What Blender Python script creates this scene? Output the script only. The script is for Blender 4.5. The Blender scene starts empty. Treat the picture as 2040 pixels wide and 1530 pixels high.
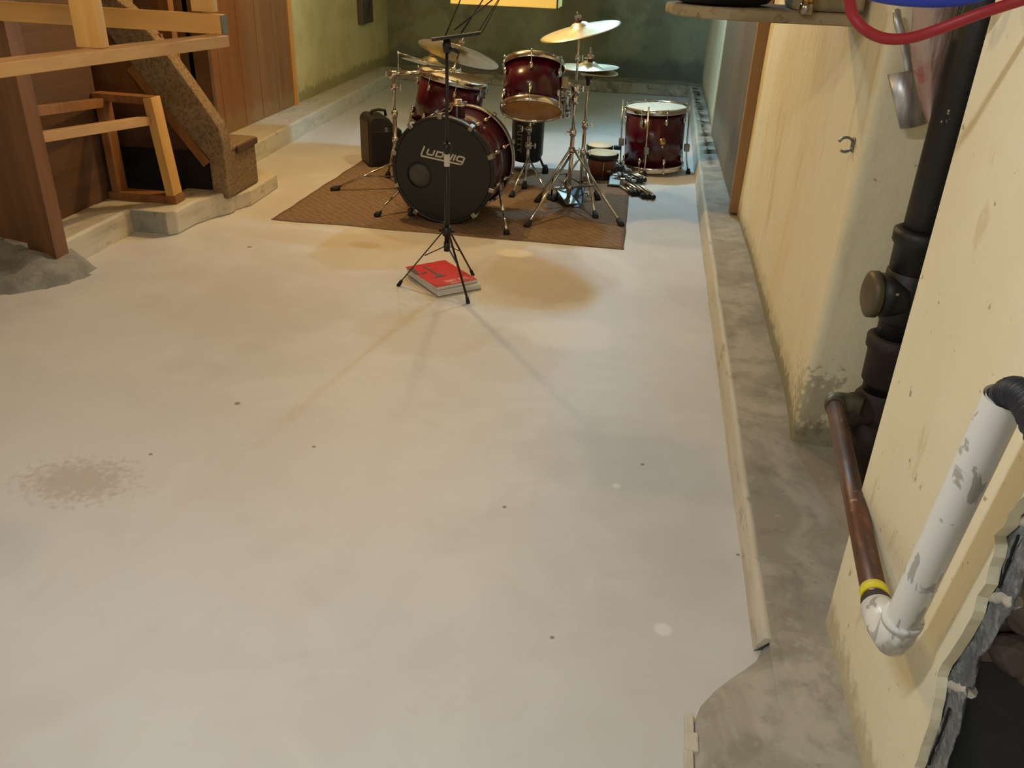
import bpy, bmesh, math, random
from math import sin, cos, pi, radians, sqrt, atan2
from mathutils import Vector, Matrix, noise
from mathutils.geometry import tessellate_polygon
random.seed(7)
sc = bpy.context.scene
C = sc.collection
# ---------------------------------------------------------------- camera
F, CX, CY, H = 1690., 1020., 765., 1.38
Xd = Vector((0.98792635, 0.10104889, -0.11743357))
Yd = Vector((0.15077959, -0.45297362, 0.87868107))
Zd = Vector((0.03559544, -0.88577877, -0.46274068))
def ray(px, py):
    v = Vector((px-CX, py-CY, F)); return Vector((Xd.dot(v), Yd.dot(v), Zd.dot(v)))
def fl(px, py, z=0.):
    r = ray(px, py); t = (z-H)/r.z; return Vector((r.x*t, r.y*t, z))
def at(px, py, y):
    r = ray(px, py); t = y/r.y; return Vector((r.x*t, y, H+r.z*t))
def atx(px, py, x):
    r = ray(px, py); t = x/r.x; return Vector((x, r.y*t, H+r.z*t))
cam_d = bpy.data.cameras.new('camera'); cam = bpy.data.objects.new('camera', cam_d); C.objects.link(cam)
M3 = Matrix((Xd, Yd, Zd)); R = M3 @ Matrix(((1,0,0),(0,-1,0),(0,0,-1)))
cam.matrix_world = Matrix.Translation((0,0,H)) @ R.to_4x4()
cam_d.sensor_width = 36; cam_d.lens = F/2040*36; cam_d.clip_start = .02
sc.camera = cam
sc.view_settings.view_transform = 'Standard'; sc.view_settings.look = 'None'
sc.view_settings.gamma = 1; sc.view_settings.use_curve_mapping = False
sc.view_settings.exposure = -0.12
# ---------------------------------------------------------------- materials
def lin(c): return tuple(((v/255)/12.92 if v/255 <= .04045 else (((v/255)+.055)/1.055)**2.4) for v in c)
class Mat:
    def __init__(s, name, col, rough=.6, metal=0., spec=.5):
        m = bpy.data.materials.new(name); m.use_nodes = True; s.m = m; s.nt = m.node_tree; s.n = s.nt.nodes
        s.b = s.n['Principled BSDF']; s.b.inputs['Roughness'].default_value = rough
        s.b.inputs['Metallic'].default_value = metal
        s.b.inputs['Specular IOR Level'].default_value = spec
        s.tc = s.n.new('ShaderNodeTexCoord'); s.co = s.tc.outputs['Object']
        r = s.n.new('ShaderNodeRGB'); r.outputs[0].default_value = (*lin(col), 1); s.cur = r.outputs[0]
        s.done()
    def done(s): s.nt.links.new(s.cur, s.b.inputs['Base Color'])
    def mapping(s, scale, rot=(0,0,0)):
        mp = s.n.new('ShaderNodeMapping'); mp.inputs['Scale'].default_value = scale; mp.inputs['Rotation'].default_value = rot
        s.nt.links.new(s.co, mp.inputs[0]); return mp.outputs[0]
    def noise(s, scale=5, detail=4, rough=.6, sc=(1,1,1), dist=0.):
        t = s.n.new('ShaderNodeTexNoise'); t.inputs['Scale'].default_value = scale; t.inputs['Detail'].default_value = detail
        t.inputs['Roughness'].default_value = rough; t.inputs['Distortion'].default_value = dist
        s.nt.links.new(s.mapping(sc), t.inputs['Vector']); return t.outputs['Fac']
    def rng(s, sock, a, b, c=0., d=1.):
        r = s.n.new('ShaderNodeMapRange'); r.inputs[1].default_value = a; r.inputs[2].default_value = b
        r.inputs[3].default_value = c; r.inputs[4].default_value = d; r.interpolation_type = 'SMOOTHSTEP'
        s.nt.links.new(sock, r.inputs[0]); return r.outputs[0]
    def math(s, op, a, b=None):
        r = s.n.new('ShaderNodeMath'); r.operation = op
        for i, v in enumerate((a, b)):
            if v is None: continue
            if isinstance(v, (int, float)): r.inputs[i].default_value = v
            else: s.nt.links.new(v, r.inputs[i])
        return r.outputs[0]
    def mix(s, fac, col, mode='MIX'):
        r = s.n.new('ShaderNodeMix'); r.data_type = 'RGBA'; r.blend_type = mode
        if isinstance(fac, (int, float)): r.inputs[0].default_value = fac
        else: s.nt.links.new(fac, r.inputs[0])
        s.nt.links.new(s.cur, r.inputs[6])
        r.inputs[7].default_value = (*lin(col), 1)
        s.cur = r.outputs[2]; s.done(); return s
    def blot(s, scale, lo, hi, col, amt=1., sc=(1,1,1), detail=4, dist=0.):
        return s.mix(s.math('MULTIPLY', s.rng(s.noise(scale, detail, sc=sc, dist=dist), lo, hi), amt), col)
    def blob(s, c, rad, col, amt=1., soft=.35, wob=.25, rot=0., nscale=6):
        """one stain with its own outline, centre c, radii rad (m)"""
        mp = s.n.new('ShaderNodeMapping'); mp.vector_type = 'TEXTURE'
        mp.inputs['Location'].default_value = c; mp.inputs['Rotation'].default_value = (0,0,rot); mp.inputs['Scale'].default_value = rad
        s.nt.links.new(s.co, mp.inputs[0])
        l = s.n.new('ShaderNodeVectorMath'); l.operation = 'LENGTH'; s.nt.links.new(mp.outputs[0], l.inputs[0])
        d = s.math('ADD', l.outputs['Value'], s.math('MULTIPLY', s.math('SUBTRACT', s.noise(nscale, 3), .5), wob*4))
        return s.mix(s.math('MULTIPLY', s.rng(d, 1-soft, 1+soft, 1, 0), amt), col)
    def bump(s, scale, strength=.3, dist=.01, sc=(1,1,1), detail=6):
        b = s.n.new('ShaderNodeBump'); b.inputs['Strength'].default_value = strength; b.inputs['Distance'].default_value = dist
        s.nt.links.new(s.noise(scale, detail, sc=sc), b.inputs['Height'])
        if s.b.inputs['Normal'].is_linked: s.nt.links.new(s.b.inputs['Normal'].links[0].from_socket, b.inputs['Normal'])
        s.nt.links.new(b.outputs[0], s.b.inputs['Normal']); return s
    def band(s, axis, a, b, soft, col, amt=1., wob=.0, nscale=8):
        sep = s.n.new('ShaderNodeSeparateXYZ'); s.nt.links.new(s.co, sep.inputs[0]); v = sep.outputs[axis]
        if wob: v = s.math('ADD', v, s.math('MULTIPLY', s.math('SUBTRACT', s.noise(nscale, 4), .5), wob))
        f = s.math('MULTIPLY', s.rng(v, a-soft, a+soft), s.rng(v, b-soft, b+soft, 1, 0))
        return s.mix(s.math('MULTIPLY', f, amt), col)
def wood(name, col, dark, axis=2, rough=.5, sc=14):
    m = Mat(name, col, rough); s = [1,1,1]; s[axis] = .06
    m.blot(sc, .35, .7, dark, .8, tuple(s), 5, .4); m.blot(sc*5, .4, .65, dark, .35, tuple(s), 2); return m
m = {}
m['floor'] = f = Mat('painted_floor', (212,210,207), .5, spec=.35)
f.blot(1.1, .4, .62, (204,200,194), .6); f.blot(2.6, .48, .66, (222,220,214), .35, dist=1.0); f.blot(.8, .5, .62, (194,189,180), .5)
f.blot(5, .56, .66, (200,196,187), .25, dist=1)
ST = (172,152,112)
f.blob((-.33,3.78,0),(.32,.36,1), ST, .36, .14, .12); f.blob((-.62,3.55,0),(.45,.28,1), ST, .2, .2, .2)
f.blob((-.75,3.0,0),(.28,.22,1), (190,178,152), .32, .16, .25); f.blob((-.40,2.85,0),(.2,.22,1), (190,178,152), .28, .18, .2)
f.blob((-1.45,1.78,0),(.13,.09,1), (166,142,122), .42, .5, .8, nscale=45)
f.blob((-1.5,4.0,0),(.5,.12,1), (196,172,118), .35, .3, .2); f.blob((-1.3,3.95,0),(.09,.05,1), (178,160,130), .5, .3)
f.blob((-.55,4.02,0),(.09,.06,1), (232,226,208), .9, .25, .15); f.blob((-.2,3.1,0),(.2,.14,1), (228,225,218), .6, .3, .2); f.blob((-.1,4.0,0),(.1,.3,1), (228,226,220), .5, .4, .2, .5)
f.blob((.17,1.50,0),(.020,.020,1), (232,230,224), .8, .3, .05); f.blob((.04,2.06,0),(.012,.012,1),(232,230,224),.8,.3,.05)
for p, rr in (((473,804),.010),((625,890),.006),((497,492),.012),((1470,1105),.005),((1390,358),.012),((300,905),.006),((1005,1010),.006),((1280,925),.006),((1100,1270),.005)):
    q = fl(*p); f.blob(q, (rr,rr,1), (120,104,84), .8, .3, .1, nscale=40)
f.bump(3, .25, .02); f.bump(40, .15, .004)
m['gray_con'] = g = Mat('grey_concrete', (160,153,138), .8, spec=.25)
g.blot(4, .4, .6, (184,178,164), .8, dist=1); g.blot(11, .5, .7, (126,120,106), .45); g.blot(34, .6, .72, (128,122,108), .4); g.blot(18, .6, .68, (190,185,172), .35)
g.bump(18, .4, .01)
m['dk_con'] = g = Mat('weathered_concrete', (150,143,124), .85, spec=.2)
g.blot(5, .4, .65, (180,172,150), .8); g.blot(14, .5, .66, (108,98,78), .7); g.bump(22, .4, .01)
m['bluegray'] = g = Mat('blue_grey_concrete', (158,160,152), .8); g.blot(7, .45, .65, (128,130,126), .7); g.blot(30,.6,.7,(100,98,88),.6)
m['curb_w'] = g = Mat('white_painted_curb', (205,198,180), .6, spec=.3); g.blot(9, .45, .7, (178,168,146), .7, (1,.3,2)); g.blot(30, .58, .7, (150,138,112), .6, (1,.3,1)); g.bump(25,.3,.006)
m['cream'] = g = Mat('cream_painted_plaster', (232,223,192), .7, spec=.25)
g.blot(2.2, .42, .65, (222,205,158), .6, (1,1,.35)); g.blot(6, .56, .7, (194,174,124), .4, (1,1,.3)); g.blot(48, .68, .74, (146,126,88), .7)
g.blot(3, .55, .65, (228,218,184), .5)
g.bump(6, .35, .03); g.bump(45, .12, .004)
g.band(2, -.2, .17, .03, (160,150,114), .35, .14, 12); g.band(2, -.2, .125, .015, (92,86,62), .6, .12, 26)
g.blob((.60,2.31,.20),(.07,.14,.09),(110,98,74),.5,.35,.9,nscale=48)
m['cream2'] = g = Mat('cream_pier_plaster', (240,232,202), .7, spec=.25)
g.blot(2.5, .42, .65, (230,220,190), .6, (1,1,.4)); g.blot(40, .66, .72, (140,122,90), .7); g.blot(14, .62, .7, (206,188,142), .5, (1,1,.3))
g.bump(6, .3, .02); g.bump(50, .12, .004); g.band(2, -.2, .10, .03, (140,130,102), .45, .16, 26)
m['backwall'] = g = Mat('mottled_back_wall', (150,150,122), .8, spec=.2)
g.blot(1.6, .4, .62, (122,122,98), .8); g.blot(5, .5, .7, (98,98,80), .5); g.blot(2.2, .55, .62, (128,104,72), .35)
g.band(2, -.2, .30, .05, (84,90,84), .5, .22, 6); g.bump(8, .3, .02)
m['leftwall'] = g = Mat('yellowed_left_wall', (214,198,140), .75, spec=.2)
g.blot(3, .45, .65, (196,176,116), .6); g.band(2, -.2, .22, .03, (118,112,70), .6, .2, 16); g.bump(8,.3,.02)
m['paint_cyan'] = g = Mat('pale_door_edge_wall', (196,204,180), .7)
m['panel'] = g = wood('walnut_panelling', (142,98,58), (118,78,44), 2, .42, 10); g.blot(1.2,.45,.6,(142,90,48),.5)
g.band(2, -.2, .24, .04, (150,124,80), .5, .2, 9)
m['panel_post'] = g = wood('dark_walnut_panelling', (128,86,54), (102,68,42), 2, .5, 10)
m['door'] = g = wood('grey_brown_door', (116,102,84), (94,82,66), 2, .5, 8); g.band(2,-.2,.32,.06,(150,138,118),.4,.2,9)
m['pine'] = wood('pine_lumber', (214,166,98), (190,136,70), 0, .55, 8)
m['pine_y'] = wood('pine_lumber_along', (206,168,118), (186,142,92), 1, .55, 8)
m['pine_z'] = g = wood('pine_lumber_upright', (220,178,108), (196,148,80), 2, .55, 8)
m['stud_dk'] = wood('aged_stud', (150,104,58), (120,78,42), 2, .6, 10)
m['orange'] = g = wood('orange_trim_wood', (164,130,90), (140,106,70), 2, .5, 14)
m['dkwood'] = wood('dark_boards', (104,74,52), (78,54,38), 1, .7, 8)
m['black_v'] = Mat('painted_dark', (26,24,26), .9)  # flat black that puts the darkness of hollows into the colour
m['carpet'] = g = Mat('brown_stair_carpet', (142,122,98), .95, spec=.1); g.blot(60, .4, .62, (104,82,60), .8); g.blot(150,.45,.6,(160,138,106),.6); g.bump(150, .8, .006)
m['nosing'] = Mat('stair_nosing', (86,62,48), .7)
m['rug'] = g = Mat('brown_woven_rug', (140,118,96), .95, spec=.1)
g.blot(20, .42, .6, (118,96,78), .7, (1,3,1)); g.blot(90, .45, .6, (158,136,114), .6, (.6,2.5,1)); g.bump(90, .8, .006, (.6,2.5,1))
w = g.n.new('ShaderNodeTexWave'); w.inputs['Scale'].default_value = 11; w.inputs['Distortion'].default_value = 2.; w.bands_direction = 'DIAGONAL'; g.nt.links.new(g.co, w.inputs[0])
g.mix(g.math('MULTIPLY', g.rng(w.outputs['Fac'], .5, .9), .35), (112,90,72))
m['red'] = g = Mat('wine_red_lacquer', (70,4,28), .22, spec=.45); g.blot(30, .4, .6, (52,3,16), .6, (1,1,.1)); g.b.inputs['Coat Weight'].default_value = .3
m['chrome'] = Mat('chrome', (214,212,206), .16, 1.)
m['chrome_dk'] = Mat('worn_chrome', (160,154,144), .28, 1.)
m['steel'] = g = Mat('brushed_steel', (210,210,212), .42, .85); g.blot(60, .4, .6, (150,150,152), .4, (1,1,.05))
m['blackhead'] = Mat('black_drumhead', (30,29,28), .55)
m['black'] = Mat('black_plastic', (24,23,24), .45)
m['rubber'] = Mat('black_rubber', (20,19,19), .7)
m['case'] = g = Mat('black_vinyl', (34,32,30), .5); g.bump(160, .5, .003)
m['case_side'] = Mat('worn_case_side', (88,76,62), .7)
m['head'] = g = Mat('coated_drumhead', (226,218,196), .5); g.blot(8,.5,.7,(204,192,164),.5)
m['skin'] = g = Mat('bongo_skin', (222,208,170), .5); g.blot(12,.5,.7,(204,184,140),.6)
m['tanhead'] = g = Mat('translucent_resonant_head', (196,144,84), .35); g.blot(6,.45,.65,(150,100,52),.5)
m['bongo'] = wood('bongo_wood', (150,92,52), (120,70,40), 2, .4, 8)
m['port'] = g = Mat('grey_damping_pillow', (94,90,84), .9); g.blot(8,.45,.6,(74,70,66),.6)
m['logo'] = Mat('silver_print', (200,198,190), .5)
m['cym'] = g = Mat('bronze_cymbal', (212,206,182), .36, 1.); g.blot(9,.4,.65,(190,176,146),.6)
w = g.n.new('ShaderNodeTexWave'); w.wave_type = 'RINGS'; w.rings_direction = 'Z'; w.inputs['Scale'].default_value = 60; g.nt.links.new(g.co, w.inputs[0])
b_ = g.n.new('ShaderNodeBump'); b_.inputs['Strength'].default_value = .15; b_.inputs['Distance'].default_value = .002; g.nt.links.new(w.outputs['Fac'], b_.inputs['Height']); g.nt.links.new(b_.outputs[0], g.b.inputs['Normal'])
m['felt'] = Mat('brown_felt', (96,60,42), .95)
m['bookred'] = Mat('red_cover', (206,30,30), .35)
m['pages'] = g = Mat('book_pages', (216,214,208), .8); g.blot(30,.45,.6,(190,186,178),.5,(.1,.1,8))
m['pink'] = Mat('pink_print', (236,170,150), .6)
m['print_dk'] = Mat('dark_print', (70,34,20), .6)
m['white'] = g = Mat('white_pvc', (232,231,226), .3); g.blot(26,.56,.60,(172,168,160),.9,(1,1,.5),3,1.); g.blot(9,.56,.60,(186,182,172),.7,(1,1,.5))
m['whitetape'] = Mat('white_tape', (206,202,190), .6)
m['copper'] = g = Mat('tarnished_copper', (112,76,56), .42, .35); g.blot(7,.4,.6,(84,66,58),.8,(3,.8,3)); g.blot(30,.64,.7,(196,170,150),.7); g.blot(4,.5,.6,(140,104,84),.5,(3,1,3))
m['greyfit'] = Mat('grey_green_coupling', (104,104,88), .45, .5)
m['yellow'] = g = Mat('yellow_label', (226,214,40), .5)
m['brass'] = Mat('brass', (200,160,96), .25, 1.)
m['iron'] = g = Mat('black_tarred_iron', (20,19,22), .5); g.blot(20,.5,.7,(34,29,28),.7); g.blot(16,.69,.72,(190,180,150),.9); g.bump(30,.3,.004)
m['rust'] = g = Mat('rusty_iron', (50,38,34), .7); g.blot(14,.4,.6,(34,28,27),.8)
m['capgrey'] = g = Mat('dull_cleanout_cap', (96,88,68), .5, .3); g.blot(30,.5,.7,(76,68,54),.6)
m['hosered'] = g = Mat('red_rubber_hose', (150,26,38), .5)
m['hoseblue'] = Mat('blue_rubber_hose', (34,56,170), .4)
m['hoseblack'] = Mat('black_corrugated', (36,38,46), .5)
m['block'] = g = Mat('cinder_block', (134,136,136), .95, spec=.1); g.blot(12,.4,.6,(100,102,104),.8); g.blot(40,.5,.65,(164,166,164),.6); g.bump(30,.9,.02)
m['mortar'] = g = Mat('mortar', (196,190,176), .9); g.bump(40,.6,.01)
m['rock'] = g = Mat('pinkish_rubble', (190,170,162), .9); g.blot(9,.4,.6,(160,136,130),.7); g.bump(20,.5,.01)
m['dirt'] = g = Mat('dark_dirt', (136,137,138), .95); g.blot(20,.5,.7,(156,154,150),.6)
m['yboard'] = Mat('pale_yellow_board', (236,216,134), .55)
m['ceil'] = Mat('ceiling_boards', (150,130,100), .8)
m['slab'] = g = Mat('grimy_slab', (160,146,116), .85); g.blot(6,.4,.6,(132,118,90),.8); g.blot(22,.56,.66,(110,88,64),.7); g.bump(14,.5,.015)
m['clamp'] = Mat('grey_clamp', (120,118,106), .45, .6)
bg = Mat('plastic_bag', (214,190,184), .3, spec=.6); m['bag'] = bg
bg.blot(5,.45,.6,(190,150,146),.7,(2,2,1)); bg.b.inputs['Transmission Weight'].default_value = .35; bg.b.inputs['Alpha'].default_value = .88
bg.bump(9,.9,.02,(2,2,.6))
m['redprint'] = Mat('red_print', (204,110,106), .5)
m['mound'] = g = Mat('rough_cement', (132,130,124), .9); g.blot(8,.4,.6,(160,158,150),.7); g.bump(20,.7,.02)
# ---------------------------------------------------------------- mesh helpers
class MB:
    def __init__(s): s.b = bmesh.new(); s.mats = []
    def mi(s, k):
        if k not in s.mats: s.mats.append(k)
        return s.mats.index(k)
    def poly(s, pts, k=None, smooth=False):
        vs = [s.b.verts.new(p) for p in pts]; fa = s.b.faces.new(vs); fa.smooth = smooth
        if k: fa.material_index = s.mi(k)
        return s
    def box(s, c, size, rot=None, k=None, taper=1.):
        x, y, z = [v/2 for v in size]; c = Vector(c); P = []
        for sx, sy, sz in ((-1,-1,-1),(1,-1,-1),(1,1,-1),(-1,1,-1),(-1,-1,1),(1,-1,1),(1,1,1),(-1,1,1)):
            t = taper if sz > 0 else 1
            p = Vector((sx*x*t, sy*y*t, sz*z)); P.append(c + (rot @ p if rot else p))
        return s.hexa(P, k)
    def hexa(s, P, k=None):
        v = [s.b.verts.new(p) for p in P]
        for q in ((0,3,2,1),(4,5,6,7),(0,1,5,4),(1,2,6,5),(2,3,7,6),(3,0,4,7)):
            fa = s.b.faces.new([v[i] for i in q])
            if k: fa.material_index = s.mi(k)
        return s
    def beam(s, a, b, w, h, up=(0,0,1), k=None):
        a, b = Vector(a), Vector(b); d = (b-a).normalized(); u = Vector(up); r = d.cross(u).normalized(); u = r.cross(d)
        return s.hexa([a-r*w/2-u*h/2, a+r*w/2-u*h/2, b+r*w/2-u*h/2, b-r*w/2-u*h/2, a-r*w/2+u*h/2, a+r*w/2+u*h/2, b+r*w/2+u*h/2, b-r*w/2+u*h/2], k)
    def tube(s, pts, r, n=10, k=None, cap=True, closed=False):
        pts = [Vector(p) for p in pts]; rs = r if isinstance(r, (list, tuple)) else [r]*len(pts); N = len(pts); rings = []; u = None
        for i, p in enumerate(pts):
            if closed: t = (pts[(i+1)%N]-pts[i-1])
            else: t = (pts[min(i+1,N-1)]-pts[max(i-1,0)])
            t.normalize()
            if u is None: u = t.orthogonal().normalized()
            else: u = (u - t*u.dot(t)).normalized()
            w = t.cross(u)
            rings.append([s.b.verts.new(p+rs[i]*(cos(a)*u+sin(a)*w)) for a in [2*pi*j/n for j in range(n)]])
        idx = s.mi(k) if k else 0
        for i in range(N if closed else N-1):
            A, B = rings[i], rings[(i+1)%N]
            for j in range(n):
                fa = s.b.faces.new((A[j], A[(j+1)%n], B[(j+1)%n], B[j])); fa.smooth = True; fa.material_index = idx
        if cap and not closed:
            fa = s.b.faces.new(rings[0][::-1]); fa.material_index = idx; fa = s.b.faces.new(rings[-1]); fa.material_index = idx
        return s
    def lathe(s, prof, n=32, mat=None, k=None, smooth=True, closed=False):
        """prof: (radius, z) list about local z"""
        M = mat or Matrix.Identity(4); idx = s.mi(k) if k else 0; rings = []
        for r, z in prof:
            if r < 1e-6: rings.append([s.b.verts.new(M @ Vector((0,0,z)))])
            else: rings.append([s.b.verts.new(M @ Vector((r*cos(2*pi*j/n), r*sin(2*pi*j/n), z))) for j in range(n)])
        L = len(rings)
        for i in range(L if closed else L-1):
            A, B = rings[i], rings[(i+1)%L]
            for j in range(n):
                a = [A[j%len(A)], A[(j+1)%len(A)], B[(j+1)%len(B)], B[j%len(B)]]; u = []
                for v in a:
                    if v not in u: u.append(v)
                if len(u) > 2:
                    try: fa = s.b.faces.new(u); fa.smooth = smooth; fa.material_index = idx
                    except ValueError: pass
        return s
    def prism(s, pts, z0, z1, mat=None, k=None):
        """polygon in local xy, extruded z0..z1"""
        M = mat or Matrix.Identity(4); idx = s.mi(k) if k else 0
        A = [s.b.verts.new(M @ Vector((p[0], p[1], z0))) for p in pts]; B = [s.b.verts.new(M @ Vector((p[0], p[1], z1))) for p in pts]
        tris = tessellate_polygon([[Vector((p[0], p[1], 0)) for p in pts]])
        for t in tris:
            for L, rev in ((A, True), (B, False)):
                q = [L[i] for i in t]
                if rev: q.reverse()
                try: fa = s.b.faces.new(q); fa.material_index = idx
                except ValueError: pass
        n = len(pts)
        for i in range(n):
            fa = s.b.faces.new((A[i], A[(i+1)%n], B[(i+1)%n], B[i])); fa.material_index = idx
        return s
    def build(s, name, mat, parent=None, bevel=0., sub=0):
        bmesh.ops.recalc_face_normals(s.b, faces=s.b.faces[:])
        me = bpy.data.meshes.new(name); s.b.to_mesh(me); s.b.free()
        o = bpy.data.objects.new(name, me)
        if s.mats:
            for k in s.mats: me.materials.append(m[k].m)
        else: me.materials.append(m[mat].m)
        C.objects.link(o)
        if parent: o.parent = parent
        if bevel:
            md = o.modifiers.new('bevel', 'BEVEL'); md.width = bevel; md.segments = 2; md.limit_method = 'ANGLE'
        if sub:
            md = o.modifiers.new('sub', 'SUBSURF'); md.levels = sub; md.render_levels = sub
        return o
def tag(o, label=None, cat=None, group=None, kind=None):
    if label: o['label'] = label
    if cat: o['category'] = cat
    if group: o['group'] = group
    if kind: o['kind'] = kind
    return o
def struct(o): o['kind'] = 'structure'; return o
def thing(name, label, cat, loc=(0,0,0), rot=None, group=None):
    o = bpy.data.objects.new(name, None); C.objects.link(o); o.empty_display_size = .1
    if isinstance(rot, Matrix): o.matrix_world = Matrix.Translation(loc) @ rot.to_4x4()
    else:
        o.location = loc
        if rot: o.rotation_euler = rot
    bpy.context.view_layer.update()
    return tag(o, label, cat, group)
def axis_rot(ax, spin=0.):
    """rotation taking local z to ax"""
    ax = Vector(ax).normalized(); x = Vector((1,0,0)); x = (x-ax*x.dot(ax)).normalized(); y = ax.cross(x)
    return Matrix((x, y, ax)).transposed() @ Matrix.Rotation(spin, 3, 'Z')
def W(root, p):  # world -> local of root
    return root.matrix_world.inverted() @ Vector(p)
def grid_wall(name, mat, x, y0, y1, z0, z1, amp, ny, nz, fn=None, seed=0.):
    """wall sheet at x with undulation, thickened away from the room"""
    b = MB(); V = []
    for i in range(ny+1):
        row = []
        for j in range(nz+1):
            y = y0+(y1-y0)*i/ny; z = z0+(z1-z0)*j/nz
            xx = x(y, z) if callable(x) else x
            xx += amp*noise.noise(Vector((seed, y*1.7, z*1.1)))
            row.append(b.b.verts.new((xx, y, z)))
        V.append(row)
    for i in range(ny):
        for j in range(nz):
            fa = b.b.faces.new((V[i][j], V[i+1][j], V[i+1][j+1], V[i][j+1])); fa.smooth = True
    return b.build(name, mat)
# ================================================================ SETTING
struct(MB().box((-1.2,3.9,-.05),(6.4,12.4,.1)).build('floor','floor'))
struct(MB().box((-1.2,3.9,2.32),(6.4,12.4,.1)).build('ceiling','ceil'))
# right wall beyond the recess
def rx(y, z):
    base = .575 + (.03 if y > 7 else 0)*(y-7)/2.5
    lean = .012*max(0, z-.1)
    if y < 2.75:            # rounds toward the recess corner
        base -= .022*((2.75-y)/.43)**2
    return base + lean + .014*math.exp(-((y-3.9)/.35)**2)*max(0, 1-z)
b = MB(); V = []
ys = [2.32+i*.06 for i in range(40)] + [4.75+i*.25 for i in range(21)]
for y in ys:
    row = []
    for j in range(23):
        z = j*.1; row.append(b.b.verts.new((rx(y, z)+.008*noise.noise(Vector((1.3, y*1.7, z*1.3))), y, z)))
    V.append(row)
for i in range(len(ys)-1):
    for j in range(22): fa = b.b.faces.new((V[i][j], V[i+1][j], V[i+1][j+1], V[i][j+1])); fa.smooth = True
# return face of the recess
prev = V[0]
for q, (dx, dy) in enumerate(((.012,-.010),(.03,-.012),(.30,-.03))):
    cur = [b.b.verts.new((v.co.x if 0 else prev0.x+dx, 2.32+dy, prev0.z)) for v, prev0 in zip(V[0], [v.co for v in V[0]])]
    for j in range(22): fa = b.b.faces.new((prev[j], cur[j], cur[j+1], prev[j+1])); fa.smooth = q < 2
    prev = cur
struct(b.build('wall_right','cream'))
b = MB(); b.box((.93,1.93,1.1),(.1,.86,2.3)); struct(b.build('wall_recess','cream2'))
# pier (near wall) with ragged broken edge: plaster skin
pe = [(2040,985),(2010,1024),(2002,1048),(1980,1066),(1984,1087),(1971,1128),(1964,1163),(1947,1187),(1939,1215),(1919,1260),(1884,1312),(1866,1347),(1861,1388),(1853,1433),(1836,1485),(1822,1530)]
edge = sorted([(atx(*p,.53).z, atx(*p,.53).y) for p in pe])
edge = [(0,edge[0][1]-.10),(.12,edge[0][1]-.04)] + edge + [(.9,.93),(1.0,.90),(1.2,.85),(1.5,.80),(2.27,.72)]
fine = []
for i in range(len(edge)-1):
    (z0,y0),(z1,y1) = edge[i], edge[i+1]; n = max(2, int((z1-z0)/.012)) if z0 < 1.0 else 4
    for k_ in range(n):
        t = k_/n; z = z0+(z1-z0)*t; fine.append((y0+(y1-y0)*t+.006*noise.noise(Vector((0,z*24,3)))+.003*noise.noise(Vector((0,z*70,7))), z))
fine.append((.72,2.27))
poly = [(1.55,2.27),(1.55,0)] + [(y,z) for y,z in fine]
MX = Matrix(((0,0,1,0),(1,0,0,0),(0,1,0,0),(0,0,0,1)))   # local xy -> world yz, local z -> world x
struct(MB().prism(poly,.53,.546,MX).build('wall_pier','cream2'))
b = MB(); b.box((.70,1.475,1.13),(.31,.15,2.27)); struct(b.build('wall_pier_core','cream2'))
# block core behind the plaster: oblique broken jamb
def jamb(z):
    i = 0
    for i in range(len(edge)-1):
        if edge[i][0] <= z <= edge[i+1][0]: break
    (z0,y0),(z1,y1) = edge[i], edge[i+1]; return y0+(y1-y0)*(z-z0)/(z1-z0)
be = [(2075,1090),(2040,1156),(2023,1198),(2019,1222),(1988,1256),(1967,1298),(1946,1326),(1930,1367),(1938,1383),(1919,1430),(1894,1503),(1887,1530)]
e2 = sorted([(atx(*p,.548).z, atx(*p,.548).y) for p in be])
e2 = [(0,e2[0][1]-.03),(.1,e2[0][1]-.02)] + e2 + [(.8,.88),(.95,.84),(1.2,.78),(1.5,.72),(2.27,.66)]
def lerp_e(L_, z):
    for (z0,y0),(z1,y1) in zip(L_[:-1],L_[1:]):
        if z0 <= z <= z1: return y0+(y1-y0)*(z-z0)/max(z1-z0,1e-6)
    return L_[-1][1]
b = MB(); V = []; NZ = 220
for i in range(NZ+1):
    z = i*2.27/NZ; ye = lerp_e(e2,z)+.006*noise.noise(Vector((0,z*30,5)))+.003*noise.noise(Vector((0,z*90,8))); yj = jamb(z)+.03; row = []
    for t in [k_/14 for k_ in range(15)]:
        y = yj+(ye-yj)*t; x = .5475+.004*noise.noise(Vector((t*5,z*22,2)))+.003*noise.noise(Vector((t*18,z*60,2)))
        row.append(b.b.verts.new((x,y,z)))
    for t in (.3,.7,1.): row.append(b.b.verts.new((.5475+.11*t, ye+.24*t+.008*noise.noise(Vector((t*8,z*30,9))), z)))
    row.append(b.b.verts.new((.6575,1.45,z))); V.append(row)
for i in range(NZ):
    for j in range(18): b.b.faces.new((V[i][j], V[i][j+1], V[i+1][j+1], V[i+1][j])).smooth = True
jb = struct(b.build('wall_broken_blocks','block'))
for (pa,pb_) in (((1940,1180),(2026,1199)),((1864,1348),(1934,1380)),((2000,1030),(2060,1042))):
    n = 12; A_ = atx(*pa,.5535); B_ = atx(*pb_,.5535); mb = MB(); P_ = [A_.lerp(B_,i/n)+Vector((0,0,.004*noise.noise(Vector((i*.5,A_.z*9,1))))) for i in range(n+1)]
    mb.tube(P_,[.0095+.002*noise.noise(Vector((i*.7,A_.z*5,3))) for i in range(n+1)],8).build('mortar_joint','mortar', jb)
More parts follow.
